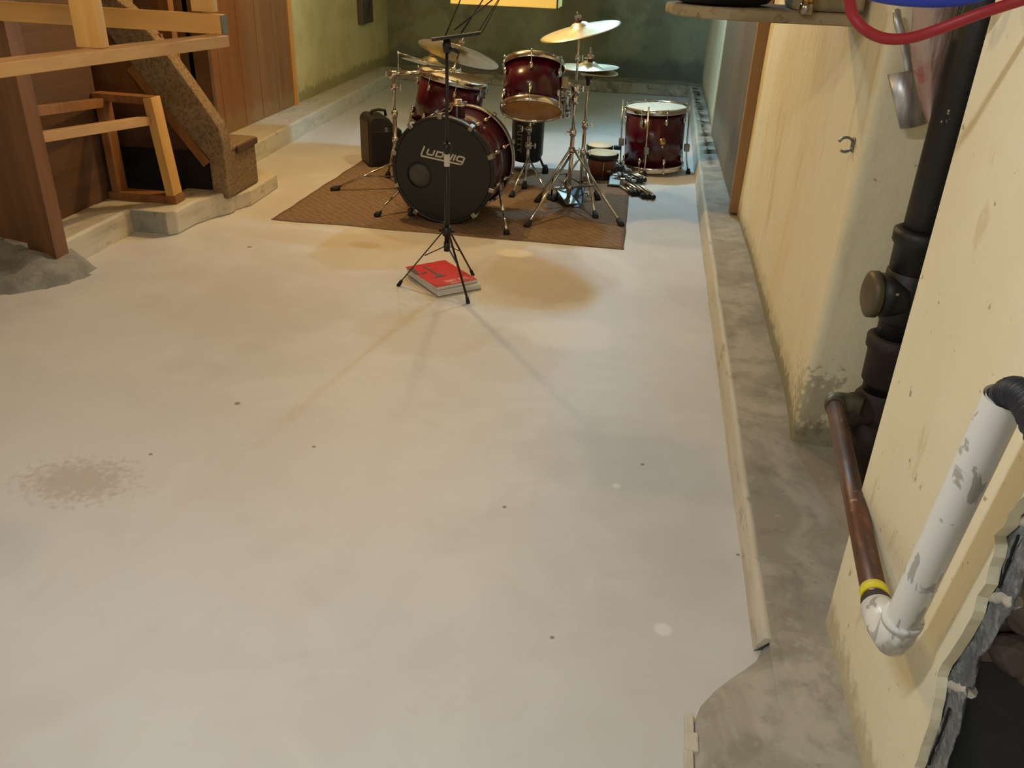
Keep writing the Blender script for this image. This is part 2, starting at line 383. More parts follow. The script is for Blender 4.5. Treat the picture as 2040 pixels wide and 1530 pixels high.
for (pa,pb_) in (((2029,1066),(1990,1170)),((1892,1412),(1850,1522))):
    n = 10; A_ = atx(*pa,.5435); B_ = atx(*pb_,.5435); MB().tube([A_.lerp(B_,i/n)+Vector((0,.003*noise.noise(Vector((i*.8,A_.z*9,4))),0)) for i in range(n+1)],[.0022+.0012*noise.noise(Vector((i*.9,1,3))) for i in range(n+1)],6).build('crack','black_v', jb)
# cavity behind the broken wall
b = MB(); b.box((.99,1.0,.08),(.62,1.2,.24)); struct(b.build('floor_cavity','dirt'))
b = MB(); b.box((1.35,1.0,1.1),(.1,1.5,2.4)); b.box((1.0,1.62,1.1),(.66,.1,2.4)); struct(b.build('wall_cavity','black_v'))  # black walls, the cavity's deep shade is put into their colour
rocks = [(.79,1.30,.235,.045),(.86,1.28,.245,.055),(.83,1.36,.31,.06),(.93,1.33,.27,.06),(.90,1.40,.36,.06),(.77,1.38,.27,.045),(1.0,1.36,.32,.07),(.84,1.43,.40,.05),(.75,1.33,.22,.03),(.95,1.45,.43,.06),(.81,1.27,.215,.022),(.90,1.25,.22,.028),(1.02,1.27,.25,.05)]
for i,(x,y,z,r) in enumerate(rocks):
    b = bmesh.new(); bmesh.ops.create_icosphere(b, subdivisions=2, radius=r)
    for v in b.verts:
        v.co = Vector((v.co.x*1.15, v.co.y, v.co.z*.8))*(1+.35*noise.noise(v.co*9/ (r*12)+Vector((i*3.1,0,0))))
    mb = MB(); mb.b.free(); mb.b = b; o = mb.build('rubble_stone','rock'); o.location = (x,y,z); o.rotation_euler = (i,i*2,0)
    lab = ['lowest front','broad front','middle row left','middle row right','upper','left back','far right','high back','tiny left','topmost back','smallest front pebble-like','small front right','outer right'][i]
    tag(o, f'pinkish grey rubble stone, {lab} one in the broken wall cavity','stone','rubble stones in the wall cavity')
# right curb / concrete ledge
b = MB(); prof = []
def fx(y):
    return .376 if y < 2 else (.376+.02*(y-2)/3 if y < 5 else .396+.018*(y-5))
def ch(y): return .036+.035*min(1,max(0,(y-1.3)/1.2)) + .03*min(1,max(0,(y-3)/2))
N = 90; V = []; Wv = []
for i in range(N+1):
    y = 1.47 + (9.42-1.47)*i/N; x = fx(y)+.005*noise.noise(Vector((y*3,0,0))); h = ch(y)
    V.append([b.b.verts.new(p) for p in ((x-.006,y,0),(x,y,h*.5),(x+.008,y,h-.008),(x+.011,y,h),(x+.024,y,h+.001),(x+.030,y,h-.004))])
for i in range(N):
    for j in range(5): fa = b.b.faces.new((V[i][j],V[i+1][j],V[i+1][j+1],V[i][j+1])); fa.smooth = True
b.b.faces.new(V[0]); struct(b.build('trim_1','curb_w'))
b = MB(); V = []
for i in range(N+1):
    y = 1.2 + (9.42-1.2)*i/N; x = fx(y)+.020; h = ch(y)-.002
    V.append([b.b.verts.new(p) for p in ((x,y,h),(x+.07,y,h+.003*noise.noise(Vector((y*6,3,0)))),(.50,y,h+.004*noise.noise(Vector((y*5,1,0)))),(.60,y,h),(.9,y,h))])
for i in range(N):
    for j in range(4): fa = b.b.faces.new((V[i][j],V[i+1][j],V[i+1][j+1],V[i][j+1])); fa.smooth = True
struct(b.build('ledge_right','gray_con'))
# grey slab at the near end: irregular outline, slopes up to the ledge
pts = [(.385,1.47),(.372,1.44),(.345,1.41),(.31,1.375),(.275,1.335),(.245,1.29),(.228,1.24),(.222,1.17),(.215,1.08),(.2,.9),(.2,.3),(.62,.3),(.62,1.5),(.42,1.5)]
b = MB(); cen = b.b.verts.new((.46,1.2,.043)); o1 = []; o2 = []
for i,(x,y) in enumerate(pts):
    edgeh = 0.0 if i < 11 else .043
    o1.append(b.b.verts.new((x,y,edgeh))); c = Vector((.46,1.2,0)); d = Vector((x,y,0))
    p = d+(c-d)*.16; o2.append(b.b.verts.new((p.x,p.y,.022 if i < 10 else .043)))
n = len(pts)
for i in range(n):
    b.b.faces.new((o1[i],o1[(i+1)%n],o2[(i+1)%n],o2[i])).smooth = True; b.b.faces.new((o2[i],o2[(i+1)%n],cen)).smooth = True
struct(b.build('ledge_near','gray_con'))
b = MB()
for i in range(12):
    a = Vector((.219+.004*sin(i*2.1), 1.235-i*.045, .006)); b.box(a,(.018+.008*sin(i*1.7)**2,.046,.012),None)
struct(b.build('trim_2','curb_w',bevel=.003))
# back wall + ledge
b = MB(); V = []
for i in range(25):
    row = []
    for j in range(13):
        x = -3.6+4.4*i/24; z = 2.3*j/12; row.append(b.b.verts.new((x, 9.75+.03*noise.noise(Vector((x*1.2,z,5))), z)))
    V.append(row)
for i in range(24):
    for j in range(12): fa = b.b.faces.new((V[i][j],V[i][j+1],V[i+1][j+1],V[i+1][j])); fa.smooth = True
struct(b.build('wall_back','backwall'))
struct(MB().box((-1.3,9.6,.055),(4.4,.4,.11)).build('ledge_back','dk_con',bevel=.012))
# left wall
b = MB(); V = []
struct(grid_wall('wall_left','leftwall',lambda y,z: -2.815-.02*(y-7)/2.5, 6.86, 9.75, 0, 2.3, .03, 24, 18, seed=4.))
# wood panelling of the left wall, with jamb strip
o = struct(MB().box((-2.815,6.08,1.22),(.03,1.58,2.18)).build('wall_left_panelling','panel'))
for i, yy in enumerate((5.62,5.95,6.25,6.55)):
    MB().box((-2.7995,yy,1.22),(.003,.008,2.16)).build('panel_groove','panel_post',o)
struct(MB().box((-2.80,6.885,1.22),(.05,.03,2.2)).build('trim_3','pine_z'))
# left ledge front (concrete footing)
def lcurb(name, pts, h, back, mat):
    b = MB(); V = []
    for x,y in pts:
        V.append([b.b.verts.new(p) for p in ((x,y,0),(x-.004,y,h-.012),(x-.014,y,h),(back,y,h+.004))])
    for i in range(len(pts)-1):
        for j in range(3): b.b.faces.new((V[i][j],V[i+1][j],V[i+1][j+1],V[i][j+1]))
    b.b.faces.new(V[0]); b.b.faces.new(V[-1]); return struct(b.build(name,mat))
pts = [(-2.50+(-.10)*(i/30)+.008*noise.noise(Vector((i*.6,0,0))), 4.66+i*(9.42-4.66)/30) for i in range(31)]
lcurb('ledge_left', pts, .125, -3.3, 'curb_w')
pts = [(-2.475+.006*noise.noise(Vector((i,5,0))), 3.24+i*.062) for i in range(11)]
lcurb('ledge_left_near', pts, .125, -3.3, 'curb_w')
struct(MB().prism([(-2.50,3.84),(-2.29,3.84),(-2.252,3.87),(-2.245,4.05),(-2.20,4.20),(-2.155,4.27),(-2.155,4.33),(-3.3,4.33),(-3.3,3.84)],0,.122).build('ledge_left_footing','bluegray',bevel=.01))
bpy.data.objects['ledge_left_footing'].data.materials.append(m['curb_w'].m)
for p in bpy.data.objects['ledge_left_footing'].data.polygons:
    if not (p.normal.y < -.8): p.material_index = 1  # near face blue-grey, all other faces white
struct(MB().prism([(-2.17,4.33),(-2.12,4.45),(-2.13,4.86),(-2.5,5.1),(-3.3,5.1),(-3.3,4.33)],0,.085).build('ledge_left_step_base','curb_w',bevel=.008))
# partition stub with walnut panelling
struct(MB().prism([(-3.6,3.36),(-2.86,3.30),(-2.66,3.255),(-2.55,3.222),(-2.462,3.212),(-2.462,3.30),(-3.6,3.46)],0.0,2.27).build('wall_left_partition','panel_post'))
# cavity walls behind the stair frame
struct(MB().box((-2.70,3.67,1.2),(.05,.72,2.15)).build('wall_left_understair','dkwood'))
struct(MB().box((-3.32,4.7,1.12),(.05,2.2,2.3)).build('wall_left_void','dkwood'))
struct(MB().box((-3.0,5.31,1.2),(.6,.04,2.2)).build('wall_left_stairwell','dkwood'))
struct(MB().box((-2.84,4.315,.72),(.80,.02,.36)).build('wall_left_understair_board','panel'))
struct(MB().box((-2.80,4.31,.43),(.96,.02,.22)).build('wall_left_understair_shelf','dkwood'))
struct(MB().box((-2.78,4.30,.22),(1.04,.03,.20)).build('wall_left_understair_shade','black_v'))  # black panel standing in for the shade below the stairs
struct(MB().box((-2.86,4.18,.124),(.92,.22,.012)).build('floor_understair_shade','black_v'))  # black sheet painting the shade over the floor here
# outer shell (behind the camera and far sides)
struct(MB().box((-1.2,-2.3,1.1),(6.4,.1,2.4)).build('wall_front','cream2'))
struct(MB().box((-3.65,.5,1.1),(.1,5.8,2.4)).build('wall_left_near','cream2'))
struct(MB().box((.60,-1.05,1.1),(.1,2.4,2.4)).build('wall_right_near','cream2'))
# door on the right wall, trims
o = struct(MB().box((.575,5.76,1.14),(.05,2.1,2.02)).build('door_1','door'))
MB().box((.552,6.82,1.14),(.02,.05,2.02)).build('door_edge','paint_cyan',o)
b = MB(); b.box((.558,4.69,1.16),(.055,.045,2.1)); struct(b.build('trim_4','orange'))
b = MB(); b.box((.548,4.725,1.16),(.03,.02,2.1)); struct(b.build('trim_5','pine_z'))
# rough cement mound by the partition
b = MB(); V = []
for i in range(25):
    row = []
    for j in range(15):
        u = i/24; v = j/14; x = -3.1+.78*u; y = 2.84+.50*v
        e = max(0, 1-((x+2.95)/.60)**2-((y-3.22)/.36)**2)
        z = .13*sqrt(e)*(1+.5*noise.noise(Vector((x*9,y*9,0))))+.02*e*noise.noise(Vector((x*30,y*30,4))) if e > 0 else -.01
        row.append(b.b.verts.new((x,y,z)))
    V.append(row)
for i in range(24):
    for j in range(14): b.b.faces.new((V[i][j],V[i+1][j],V[i+1][j+1],V[i][j+1])).smooth = True
o = b.build('cement_mound','mound'); tag(o,'rough grey cement mound at the foot of the walnut panelled post','cement mound')
# ================================================================ LEFT: stair, frames
st = thing('carpeted_staircase','brown carpeted staircase edge and bottom step by the left wall','staircase',(-2.3,4.45,.1))
L_ = lambda p: W(st,p)
y0, y1 = 4.24, 4.34
P = [(-2.63,.80),(-2.61,.845),(-2.43,.845),(-2.36,.75),(-2.18,.49),(-2.12,.385),(-2.12,.09),(-2.24,.09),(-2.24,.30),(-2.46,.56)]
P = [(-2.75,.97),(-2.70,1.12),(-2.56,1.02),(-2.41,.845),(-2.31,.70),(-2.16,.475),(-2.145,.40),(-2.145,.088),(-2.235,.088),(-2.235,.30),(-2.46,.575),(-2.62,.80)]
MY = Matrix(((1,0,0,-st.location.x),(0,0,1,-st.location.y),(0,1,0,-st.location.z),(0,0,0,1)))
MB().prism(P,y0,y1,MY).build('stringer','carpet',st,bevel=.012)
MB().box(L_((-2.29,4.49,.21)),(.28,.31,.245)).build('riser','carpet',st,bevel=.012)
MB().box(L_((-2.295,4.49,.337)),(.30,.325,.022)).build('tread','carpet',st,bevel=.008)
MB().box(L_((-2.142,4.52,.325)),(.014,.26,.035)).build('nosing','nosing',st,bevel=.005)
for i in range(1,5):
    MB().box(L_((-2.16-i*.14-.075,4.46,.25+i*.20-.10)),(.15,.23,.20)).build('tread','carpet',st,bevel=.01)
# sloping brown board under the stringer
MB().beam(L_((-2.60,4.26,.74)),L_((-2.25,4.26,.27)),.03,.05).build('skirt_board','stud_dk',st)
# stud frame on the footing
fr = thing('stud_frame','small pine stud frame standing on the concrete footing under the stairs','wooden frame',(-2.5,4.02,.122))
K = lambda p: W(fr,p)
def bm(root, name, a, b, w, h, mat, up=(0,0,1), bev=.002):
    return MB().beam(W(root,a),W(root,b),w,h,up).build(name,mat,root,bevel=bev)
bm(fr,'bottom_plate',(-2.67,4.02,.142),(-2.30,4.02,.142),.09,.04,'stud_dk')
bm(fr,'stud',(-2.63,4.02,.162),(-2.635,4.02,.62),.04,.08,'stud_dk',(0,1,0))
bm(fr,'stud',(-2.33,4.02,.162),(-2.375,4.02,.64),.045,.085,'pine_z',(0,1,0))
bm(fr,'top_plate',(-2.67,4.02,.63),(-2.36,4.02,.625),.07,.035,'stud_dk')
bm(fr,'rail',(-2.51,3.285,.575),(-2.39,3.975,.535),.04,.042,'pine_y')
bm(fr,'rail',(-2.52,3.285,.68),(-2.62,3.975,.605),.04,.042,'stud_dk')
# near suspended lumber frame
ra = thing('suspended_lumber_frame','bright pine lumber frame hanging from the ceiling at upper left','wooden frame',(-1.9,2.9,1.02))
bm(ra,'cross_beam',(-3.2,3.15,1.083),(-1.535,3.15,1.073),.04,.066,'pine')
b = MB(); b.box(W(ra,(-1.532,3.15,1.073)),(.006,.038,.062)); b.build('beam_end','clamp',ra)
bm(ra,'side_beam',(-1.545,3.13,1.02),(-1.89,1.65,1.02),.085,.038,'pine_y')
bm(ra,'post',(-1.705,2.60,1.04),(-1.705,2.60,2.27),.086,.040,'pine_z',(0,1,0))
bm(ra,'post',(-1.62,3.19,1.11),(-1.62,3.19,2.27),.085,.038,'pine_z',(0,1,0))
bm(ra,'post',(-3.1,3.19,1.11),(-3.1,3.19,2.27),.085,.038,'pine_z',(0,1,0))
sd = MB().beam((-2.72,4.9,.13),(-2.72,4.9,2.27),.06,.06,(0,1,0)).build('wall_stud','stud_dk'); tag(sd,'tall aged stud standing in the dark stairwell behind the carpeted stringer','stud')
# electrical box on the back of the left wall
eb = thing('utility_box','dark utility box with wires high on left wall near the corner','utility box',(-2.83,8.85,.62))
MB().box((.03,0,.2),(.06,.34,.44)).build('box','case_side',eb,bevel=.01)
MB().tube([(.05,.05,.35),(.08,.03,.2),(.07,-.02,.08),(.05,-.05,.0)],.006,6).build('cable','black',eb)
# ================================================================ RUG
rg = MB(); V = []
NX, NY = 60, 50
cor = [fl(540,438), fl(1243,498), Vector((-.02,5.86,0)), Vector((-1.86,5.78,0))]
for i in range(NX+1):
    row = []
    for j in range(NY+1):
        u, v = i/NX, j/NY
        p = (cor[0]*(1-u)+cor[1]*u)*(1-v)+(cor[3]*(1-u)+cor[2]*u)*v
        e = .008*noise.noise(Vector((u*9,v*9,0)))
        p.x += e; p.y += .01*noise.noise(Vector((u*7,v*7,9))); p.z = .006+.003*noise.noise(Vector((u*12,v*12,3)))
        if i == 0 or j == 0 or i == NX or j == NY: p.z = .003
        row.append(rg.b.verts.new(p))
    V.append(row)
for i in range(NX):
    for j in range(NY): rg.b.faces.new((V[i][j],V[i+1][j],V[i+1][j+1],V[i][j+1])).smooth = True
bd = [V[i][0] for i in range(NX+1)]+[V[NX][j] for j in range(1,NY+1)]+[V[i][NY] for i in range(NX-1,-1,-1)]+[V[0][j] for j in range(NY-1,0,-1)]
lo = [rg.b.verts.new((v.co.x,v.co.y,0)) for v in bd]
for i in range(len(bd)): rg.b.faces.new((bd[i],bd[(i+1)%len(bd)],lo[(i+1)%len(bd)],lo[i]))
tag(rg.build('rug','rug'),'flat brown woven rug lying under the drum kit','rug')
# ================================================================ DRUMS
def drum(name, label, cat, c, ax, R_, D, lugs=8, spin=0., heads=('head','tanhead'), group=None, hoopmat='chrome', low_lugs=True):
    """c = centre of the bottom head, ax = bottom->top"""
    root = thing(name, label, cat, c, axis_rot(ax, spin), group)
    MB().lathe([(R_,.012),(R_,D-.012),(R_-.008,D-.012),(R_-.008,.012)],48,closed=True).build('shell','red',root)
    for z, k in ((D,'head'),(0,'tan')):
        s = 1 if z else -1
        MB().lathe([(R_+.012,z-s*.022),(R_+.014,z-s*.020),(R_+.012,z+s*.010),(R_+.008,z+s*.014),(R_+.002,z+s*.010),(R_+.004,z-s*.02)],48,closed=True).build('hoop',hoopmat,root)
        MB().lathe([(R_+.003,z-s*.004),(R_-.004,z+s*.003),(0,z+s*.003)],48).build('drumhead',heads[0] if z else heads[1],root)
    for i in range(lugs):
        a = 2*pi*i/lugs+.2; Mr = Matrix.Rotation(a,4,'Z')
        for z, s in ((D,1),(0,-1)):
            b = MB(); zz = z-s*.065
            b.lathe([(0,-.022),(.008,-.018),(.012,0),(.009,.016),(0,.020)],10,Mr@Matrix.Translation((R_+.008,0,zz))); b.build('lug','chrome',root)
            b = MB(); b.tube([Mr@Vector((R_+.017,0,z-s*.06)),Mr@Vector((R_+.017,0,z+s*.010))],.003,6)
            b.lathe([(0,-.006),(.006,-.006),(.006,.006),(0,.006)],8,Mr@Matrix.Translation((R_+.017,0,z+s*.012))); b.build('tension_rod','chrome',root)
    return root
# bass drum
BR = .272; yaw = radians(7); BD = .40
bax = Vector((sin(yaw),cos(yaw),0)).normalized()
bc = Vector((-1.003,4.40,.287))
bx = Vector((cos(yaw),-sin(yaw),0)); bz = Vector((0,0,1))
Rb = Matrix((bx,-bz.cross(bx)*-1 if 0 else bax.cross(bx)*1, bax)).transposed()
# local z = into the depth, local x = right, local y = z cross x
bd_ = thing('bass_drum','large wine red bass drum with black front head on the rug','drum',bc,Rb)
ysgn = 1 if (Rb @ Vector((0,1,0))).z > 0 else -1
MB().lathe([(BR-.004,.03),(BR-.004,BD-.03),(BR-.014,BD-.03),(BR-.014,.03)],64,closed=True).build('shell','red',bd_)
for z, k in ((0.,'front'),(BD,'rear')):
    s = -1 if z == 0 else 1
    MB().lathe([(BR+.010,z-s*.03),(BR+.012,z-s*.028),(BR+.012,z+s*.008),(BR+.006,z+s*.012),(BR-.006,z+s*.008),(BR-.004,z-s*.03)],72,closed=True).build('hoop','black' if z == 0 else 'chrome_dk',bd_)
# front head with off-centre port
pc = (-.135, -.035*ysgn*1.0); prd = .066
outer = [Vector((cos(2*pi*i/96)*(BR-.003), sin(2*pi*i/96)*(BR-.003),0)) for i in range(96)]
inner = [Vector((pc[0]+prd*cos(-2*pi*i/40), pc[1]+prd*sin(-2*pi*i/40),0)) for i in range(40)]
b = MB(); vs = [b.b.verts.new((p.x,p.y,-.004)) for p in outer+inner]
for t in tessellate_polygon([outer, inner]): b.b.faces.new([vs[i] for i in t])
b.build('front_head','blackhead',bd_)
MB().lathe([(prd+.006,-.007),(prd+.003,-.010),(prd-.002,-.006),(prd-.002,.012),(prd+.002,.012),(prd+.006,-.004)],40,Matrix.Translation((pc[0],pc[1],0)),closed=True).build('port_ring','black',bd_)
MB().lathe([(.15,.035),(.10,.02),(0,.014)],40,Matrix.Translation((pc[0]+.01,pc[1],0))).build('damping_pillow','port',bd_)
MB().lathe([(BR-.003,BD+.002),(0,BD+.002)],64).build('rear_head','head',bd_)
# lettering: strokes in head plane (x right, y up)
def strokes(segs, w, M, z0, z1, k=None):
    b = MB()
    for pl in segs:
        for i in range(len(pl)-1):
            a = Vector((*pl[i],0)); c = Vector((*pl[i+1],0)); d = (c-a); 
            if d.length < 1e-6: continue
            d.normalize(); n = Vector((-d.y,d.x,0))*w/2; e = d*w*.5
            q = [a-n-e, c-n+e, c+n+e, a+n-e]
            b.prism([(p.x,p.y) for p in q],z0+i*.00002,z1+i*.00002,M)
    return b
def sh(pl): return [(x+.30*y, y) for x,y in pl]
h = 1.; LW = []
LW.append(sh([(0,1.75),(0,0.05)]))
LW.append(sh([(0,-.02),(.2,-.28),(9.1,-.28),(9.35,-.0),(9.35,1.2),(8.9,1.35),(8.1,1.35),(7.85,1.1),(7.85,.55),(8.1,.35),(9.2,.35)]))
LW.append(sh([(1.1,1.35),(1.1,.55),(1.3,.35),(2.3,.35),(2.5,.55),(2.5,1.35)]))
LW.append(sh([(3.2,.35),(3.2,1.35),(4.3,1.35),(4.6,1.1),(4.6,.55),(4.3,.35),(3.2,.35)]))
LW.append(sh([(5.2,1.35),(5.2,.35),(5.8,.35),(5.95,1.2)])); LW.append(sh([(5.95,.35),(6.5,.35),(6.7,1.35)]))
LW.append(sh([(7.25,1.35),(7.25,.35)]))
tilt = radians(-6.5)
Lg = Matrix.Translation((-.118,.078*ysgn,-.004)) @ Matrix(((1,0,0,0),(0,ysgn,0,0),(0,0,ysgn,0),(0,0,0,1))) @ Matrix.Rotation(tilt,4,'Z') @ Matrix.Scale(.0245,4)
strokes(LW,.34,Lg,.02,.10).build('brand_lettering','logo',bd_)
# claws + lugs + rods
for i in range(10):
    a = 2*pi*(i+.42)/10; Mr = Matrix.Rotation(a,4,'Z')
    for z, s in ((0,-1),(BD,1)):
        b = MB(); b.box((0,0,0),(.030,.026,.040)); 
        for v in b.b.verts: v.co = Mr @ (v.co + Vector((BR+.010,0,z-s*.006)))
        b.build('claw_hook','chrome_dk',bd_,bevel=.004)
        b = MB(); b.tube([Mr@Vector((BR+.018,0,z)),Mr@Vector((BR+.012,0,z-s*.12))],.003,6); b.build('tension_rod','chrome',bd_)
    for z in (.13,BD-.13):
        b = MB(); b.lathe([(0,-.03),(.008,-.026),(.011,0),(.008,.026),(0,.03)],10,Mr@Matrix.Translation((BR+.006,0,z))); b.build('lug','chrome',bd_)
# tom mount on top
b = MB(); q = W(bd_, bc+bax*.14+bx*.035+Vector((.0,0,BR-.003)))
MU = Matrix.Translation(q) @ (Rb.inverted()@Matrix.Identity(3)).to_4x4()
b.lathe([(0,-.03),(.040,-.03),(.040,.045),(.044,.045),(.044,.06),(.022,.062),(.022,.08),(0,.08)],20,MU); b.build('tom_mount','chrome',bd_)
# spurs
for nm, hp, fp in (('L',(789,352),(748,427)),('R',(996,362),(1010,463))):
    side = -1 if nm == 'L' else 1
    foot = fl(fp[0],fp[1],.02); top = bc+bax*.20+bx*side*(BR*.93)+Vector((0,0,-BR*.38))
    tip = foot
    dirn = (top-tip).normalized(); mid = tip+dirn*((top-tip).length*.45)
    lg = MB().tube([W(bd_,top),W(bd_,mid)],.0085,10).tube([W(bd_,mid),W(bd_,tip+dirn*.02)],.0055,8).build('spur','chrome',bd_)
    b = MB(); b.lathe([(0,0),(.016,.002),(.018,.02),(.009,.045),(0,.045)],12,Matrix.Translation(W(bd_,tip-Vector((0,0,.013)))) @ (Rb.inverted() @ axis_rot(dirn)).to_4x4()); o = b.build('rubber_foot','rubber',lg)
    b = MB(); b.box(W(bd_,top),(.05,.04,.05)); b.build('spur_bracket','chrome_dk',bd_,bevel=.008)
# toms
def tom_arm(root, a, b_, r=.009):
    o = MB().tube([W(root,a),W(root,b_)],r,10).build('mounting_arm','chrome',root)
    return o
c = Vector((0,0,H))+ray(1059,219)/1690*4.72
ax = Vector((-.055,sin(radians(29)),cos(radians(29)))).normalized()
rt = drum('rack_tom','wine red rack tom tilted to show its tan underside','drum',c,ax,.163,.25,6,.35,('head','tanhead'))
rtc = c
top = Vector((0,0,H))+ray(904,153)/1690*5.05; lean = radians(11)
ax2 = Vector((sin(lean),.03,cos(lean))).normalized()
lt = drum('rack_tom','wine red tom behind the bass drum with its white top head showing','drum',top-ax2*.30,ax2,.198,.30,8,.1,('head','head'))
# floor tom
fb = Vector((.118,6.02,.035)); ax3 = Vector((-.045,.0,1)).normalized()
ft = drum('floor_tom','wine red floor tom standing on three legs near the right curb','drum',fb,ax3,.200,.385,8,.15,('head','head'))
bpy.context.view_layer.update()
for (px,py,tx,ty,topx,topy) in ((1283,348,1268,270,1274,188),(1371,343,1357,262,1368,210),(1236,330,1243,270,1243,215)):
    foot = fl(px,py,.012); cc = fb+ax3*.12; d = Vector((foot.x-cc.x,foot.y-cc.y,0)).normalized()
    k1 = cc+d*.225; k0 = fb+ax3*.42+d*.225; k2 = Vector((foot.x,foot.y,.012))
    lg = MB().tube([W(ft,k0),W(ft,k1),W(ft,k1+(k2-k1)*.3+Vector((0,0,-.02))),W(ft,k2)],.0055,8).build('leg','chrome',ft)
    MB().lathe([(0,0),(.014,0),(.016,.015),(.010,.035),(0,.035)],12,Matrix.Translation(W(ft,k2-Vector((0,0,.012))))).build('rubber_foot','rubber',lg)
    MB().box(W(ft,k1+Vector((0,0,.02))),(.035,.035,.05)).build('leg_bracket','chrome_dk',ft,bevel=.006)
bdg = fb+ax3*.20+Vector((.055,-.193,0)); Q = Matrix.Translation(W(ft,bdg)) @ (ft.matrix_world.to_3x3().inverted() @ axis_rot(Vector((.27,-1,0)))).to_4x4()
MB().lathe([(.024,-.004),(.024,.0045),(0,.0045)],20,Q@Matrix.Scale(1.,4)).build('badge','brass',ft)
MB().lathe([(.007,-.004),(.007,.0045),(0,.0045)],12,Matrix.Translation((0,0,-.035))@Q).build('air_vent','chrome',ft)
# snare on its stand (behind the tom)
sn = Vector((0,0,H))+ray(1075,225)/1690*5.25
snd = drum('snare_drum','shallow chrome snare drum held behind the tilted tom','drum',sn,Vector((0,.1,1)).normalized(),.178,.13,8,0,('head','head'))
for o in snd.children:
    if o.name.startswith('shell'): o.data = o.data.copy(); o.data.materials[0] = m['chrome_dk'].m
# ---------------------------------------------------------------- cymbals
def cymbal(name, label, c, n, R_, group=None, dark=False):
    root = thing(name, label, 'cymbal', c, axis_rot(n), group)
    pr_ = [(.007,.034),(.02,.033),(.04,.026),(.052,.014),(.062,.008),(R_*.55,-.001),(R_*.9,-.011),(R_,-.015)]
    p2 = [(r,z-.0014) for r,z in reversed(pr_)]
    MB().lathe(pr_+p2,64,closed=True).build('plate','cym',root)
    b = MB(); b.lathe([(0,.034),(.018,.034),(.018,.046),(0,.046)],14); b.build('felt_washer','felt',root)
    b = MB(); b.tube([(0,0,.046),(0,0,.085)],.004,8); b.box((0,0,.060),(.036,.008,.014)); b.build('wing_nut','chrome_dk',root)
    return root
def leg(root, a, foot, r=.007, name='leg', rub=.017, brace=None):
    a = Vector(a); f_ = Vector(foot); d = (a-f_).normalized()
    o = MB().tube([W(root,a),W(root,f_+d*.03)],r,8).build(name,'chrome',root)
    MB().lathe([(0,0),(rub,.0),(rub*1.05,.02),(rub*.7,.055),(0,.055)],12,Matrix.Translation(W(root,f_-Vector((0,0,.004)))) @ (root.matrix_world.to_3x3().inverted()@axis_rot(d)).to_4x4()).build('rubber_foot','rubber',o)
    if brace is not None: MB().tube([W(root,brace),W(root,f_+d*((a-f_).length*.5))],r*.7,8).build('brace','chrome_dk',root)
    return o
def collar(root, p, r=.017, h=.03, wing=True, name='clamp', d=(1,0,0)):
    b = MB(); b.lathe([(0,-h/2),(r,-h/2),(r*1.1,0),(r,h/2),(0,h/2)],14,Matrix.Translation(W(root,p)))
    if wing:
        q = W(root,p); b.tube([q,q+Vector(d)*.035],.004,6); b.box(q+Vector(d)*.042,(.008,.010,.032))
    return b.build(name,'chrome',root)
# stand A: cymbal + tom holder
A0 = Vector((-.372,4.98,0)); sa = thing('cymbal_stand','tall chrome cymbal stand carrying the high crash and the tilted tom','stand',A0)
MB().tube([(0,0,.035),(0,0,.43)],.0125,12).build('base_tube','chrome',sa)
MB().tube([(0,0,.43),(0,0,.66)],.0095,12).build('middle_tube','chrome',sa)
MB().tube([(0,0,.66),(0,0,1.01)],.006,10).build('top_rod','chrome',sa)
collar(sa,A0+Vector((0,0,.42)),.018,.04,True,'clamp',(-1,0,0)); collar(sa,A0+Vector((0,0,.60)),.02,.05,True,'clamp',(-1,0,0)); collar(sa,A0+Vector((0,0,.66)),.026,.05,True,'clamp',(1,0,0)); collar(sa,A0+Vector((0,0,.82)),.012,.03,False)
hub = A0+Vector((0,0,.20))
for p, q in (((1048,452),.30),((1240,450),.34),((1068,402),.34)):
    leg(sa, A0+Vector((0,0,q)), fl(p[0],p[1],.008), .0075, brace=A0+Vector((0,0,.10)))
collar(sa,A0+Vector((0,0,.10)),.018,.03,False,'tripod_collar'); collar(sa,A0+Vector((0,0,.32)),.018,.03,True,'tripod_collar')
tom_arm(rt, A0+Vector((0,0,.68)), rtc+ax*.16+Vector((.165,-.03,.0)), .010)
b = MB(); b.box(W(rt,rtc+ax*.16+Vector((.175,-.02,0))),(.045,.05,.07)); b.build('mounting_bracket','chrome_dk',rt,bevel=.008)
cr = A0+Vector((0,0,.972))
cymbal('crash_cymbal','bright bronze crash cymbal highest on the right cymbal stand',cr+Vector((.0,0,-.0)),(-.24,-.10,1),.222)
# stand B: hi-hat
B0 = Vector((-.318,5.18,0)); sb = thing('hihat_stand','chrome hi-hat stand with pedal right of the cymbal stand','stand',B0)
MB().tube([(0,0,.03),(0,0,.42)],.0115,12).build('base_tube','chrome',sb)
MB().tube([(0,0,.42),(0,0,.70)],.008,12).build('upper_tube','chrome',sb)
MB().tube([(0,0,.70),(0,0,.86)],.0035,8).build('pull_rod','chrome',sb)
MB().lathe([(0,.655),(.012,.655),(.014,.68),(.034,.708),(.034,.715),(0,.715)],16).build('cymbal_seat','black',sb)
collar(sb,B0+Vector((0,0,.43)),.018,.04,True,'clamp',(1,0,0)); collar(sb,B0+Vector((0,0,.27)),.018,.03,True,'tripod_collar')
for p in ((1187,434),(1192,398),(1100,400)): leg(sb, B0+Vector((0,0,.27)), fl(p[0],p[1],.008), .007, brace=B0+Vector((0,0,.08)))
b = MB(); b.box(W(sb,(-.33,5.02,.035)),(.085,.25,.012),Matrix.Rotation(radians(14),3,'X')); b.build('footboard','black',sb,bevel=.006)
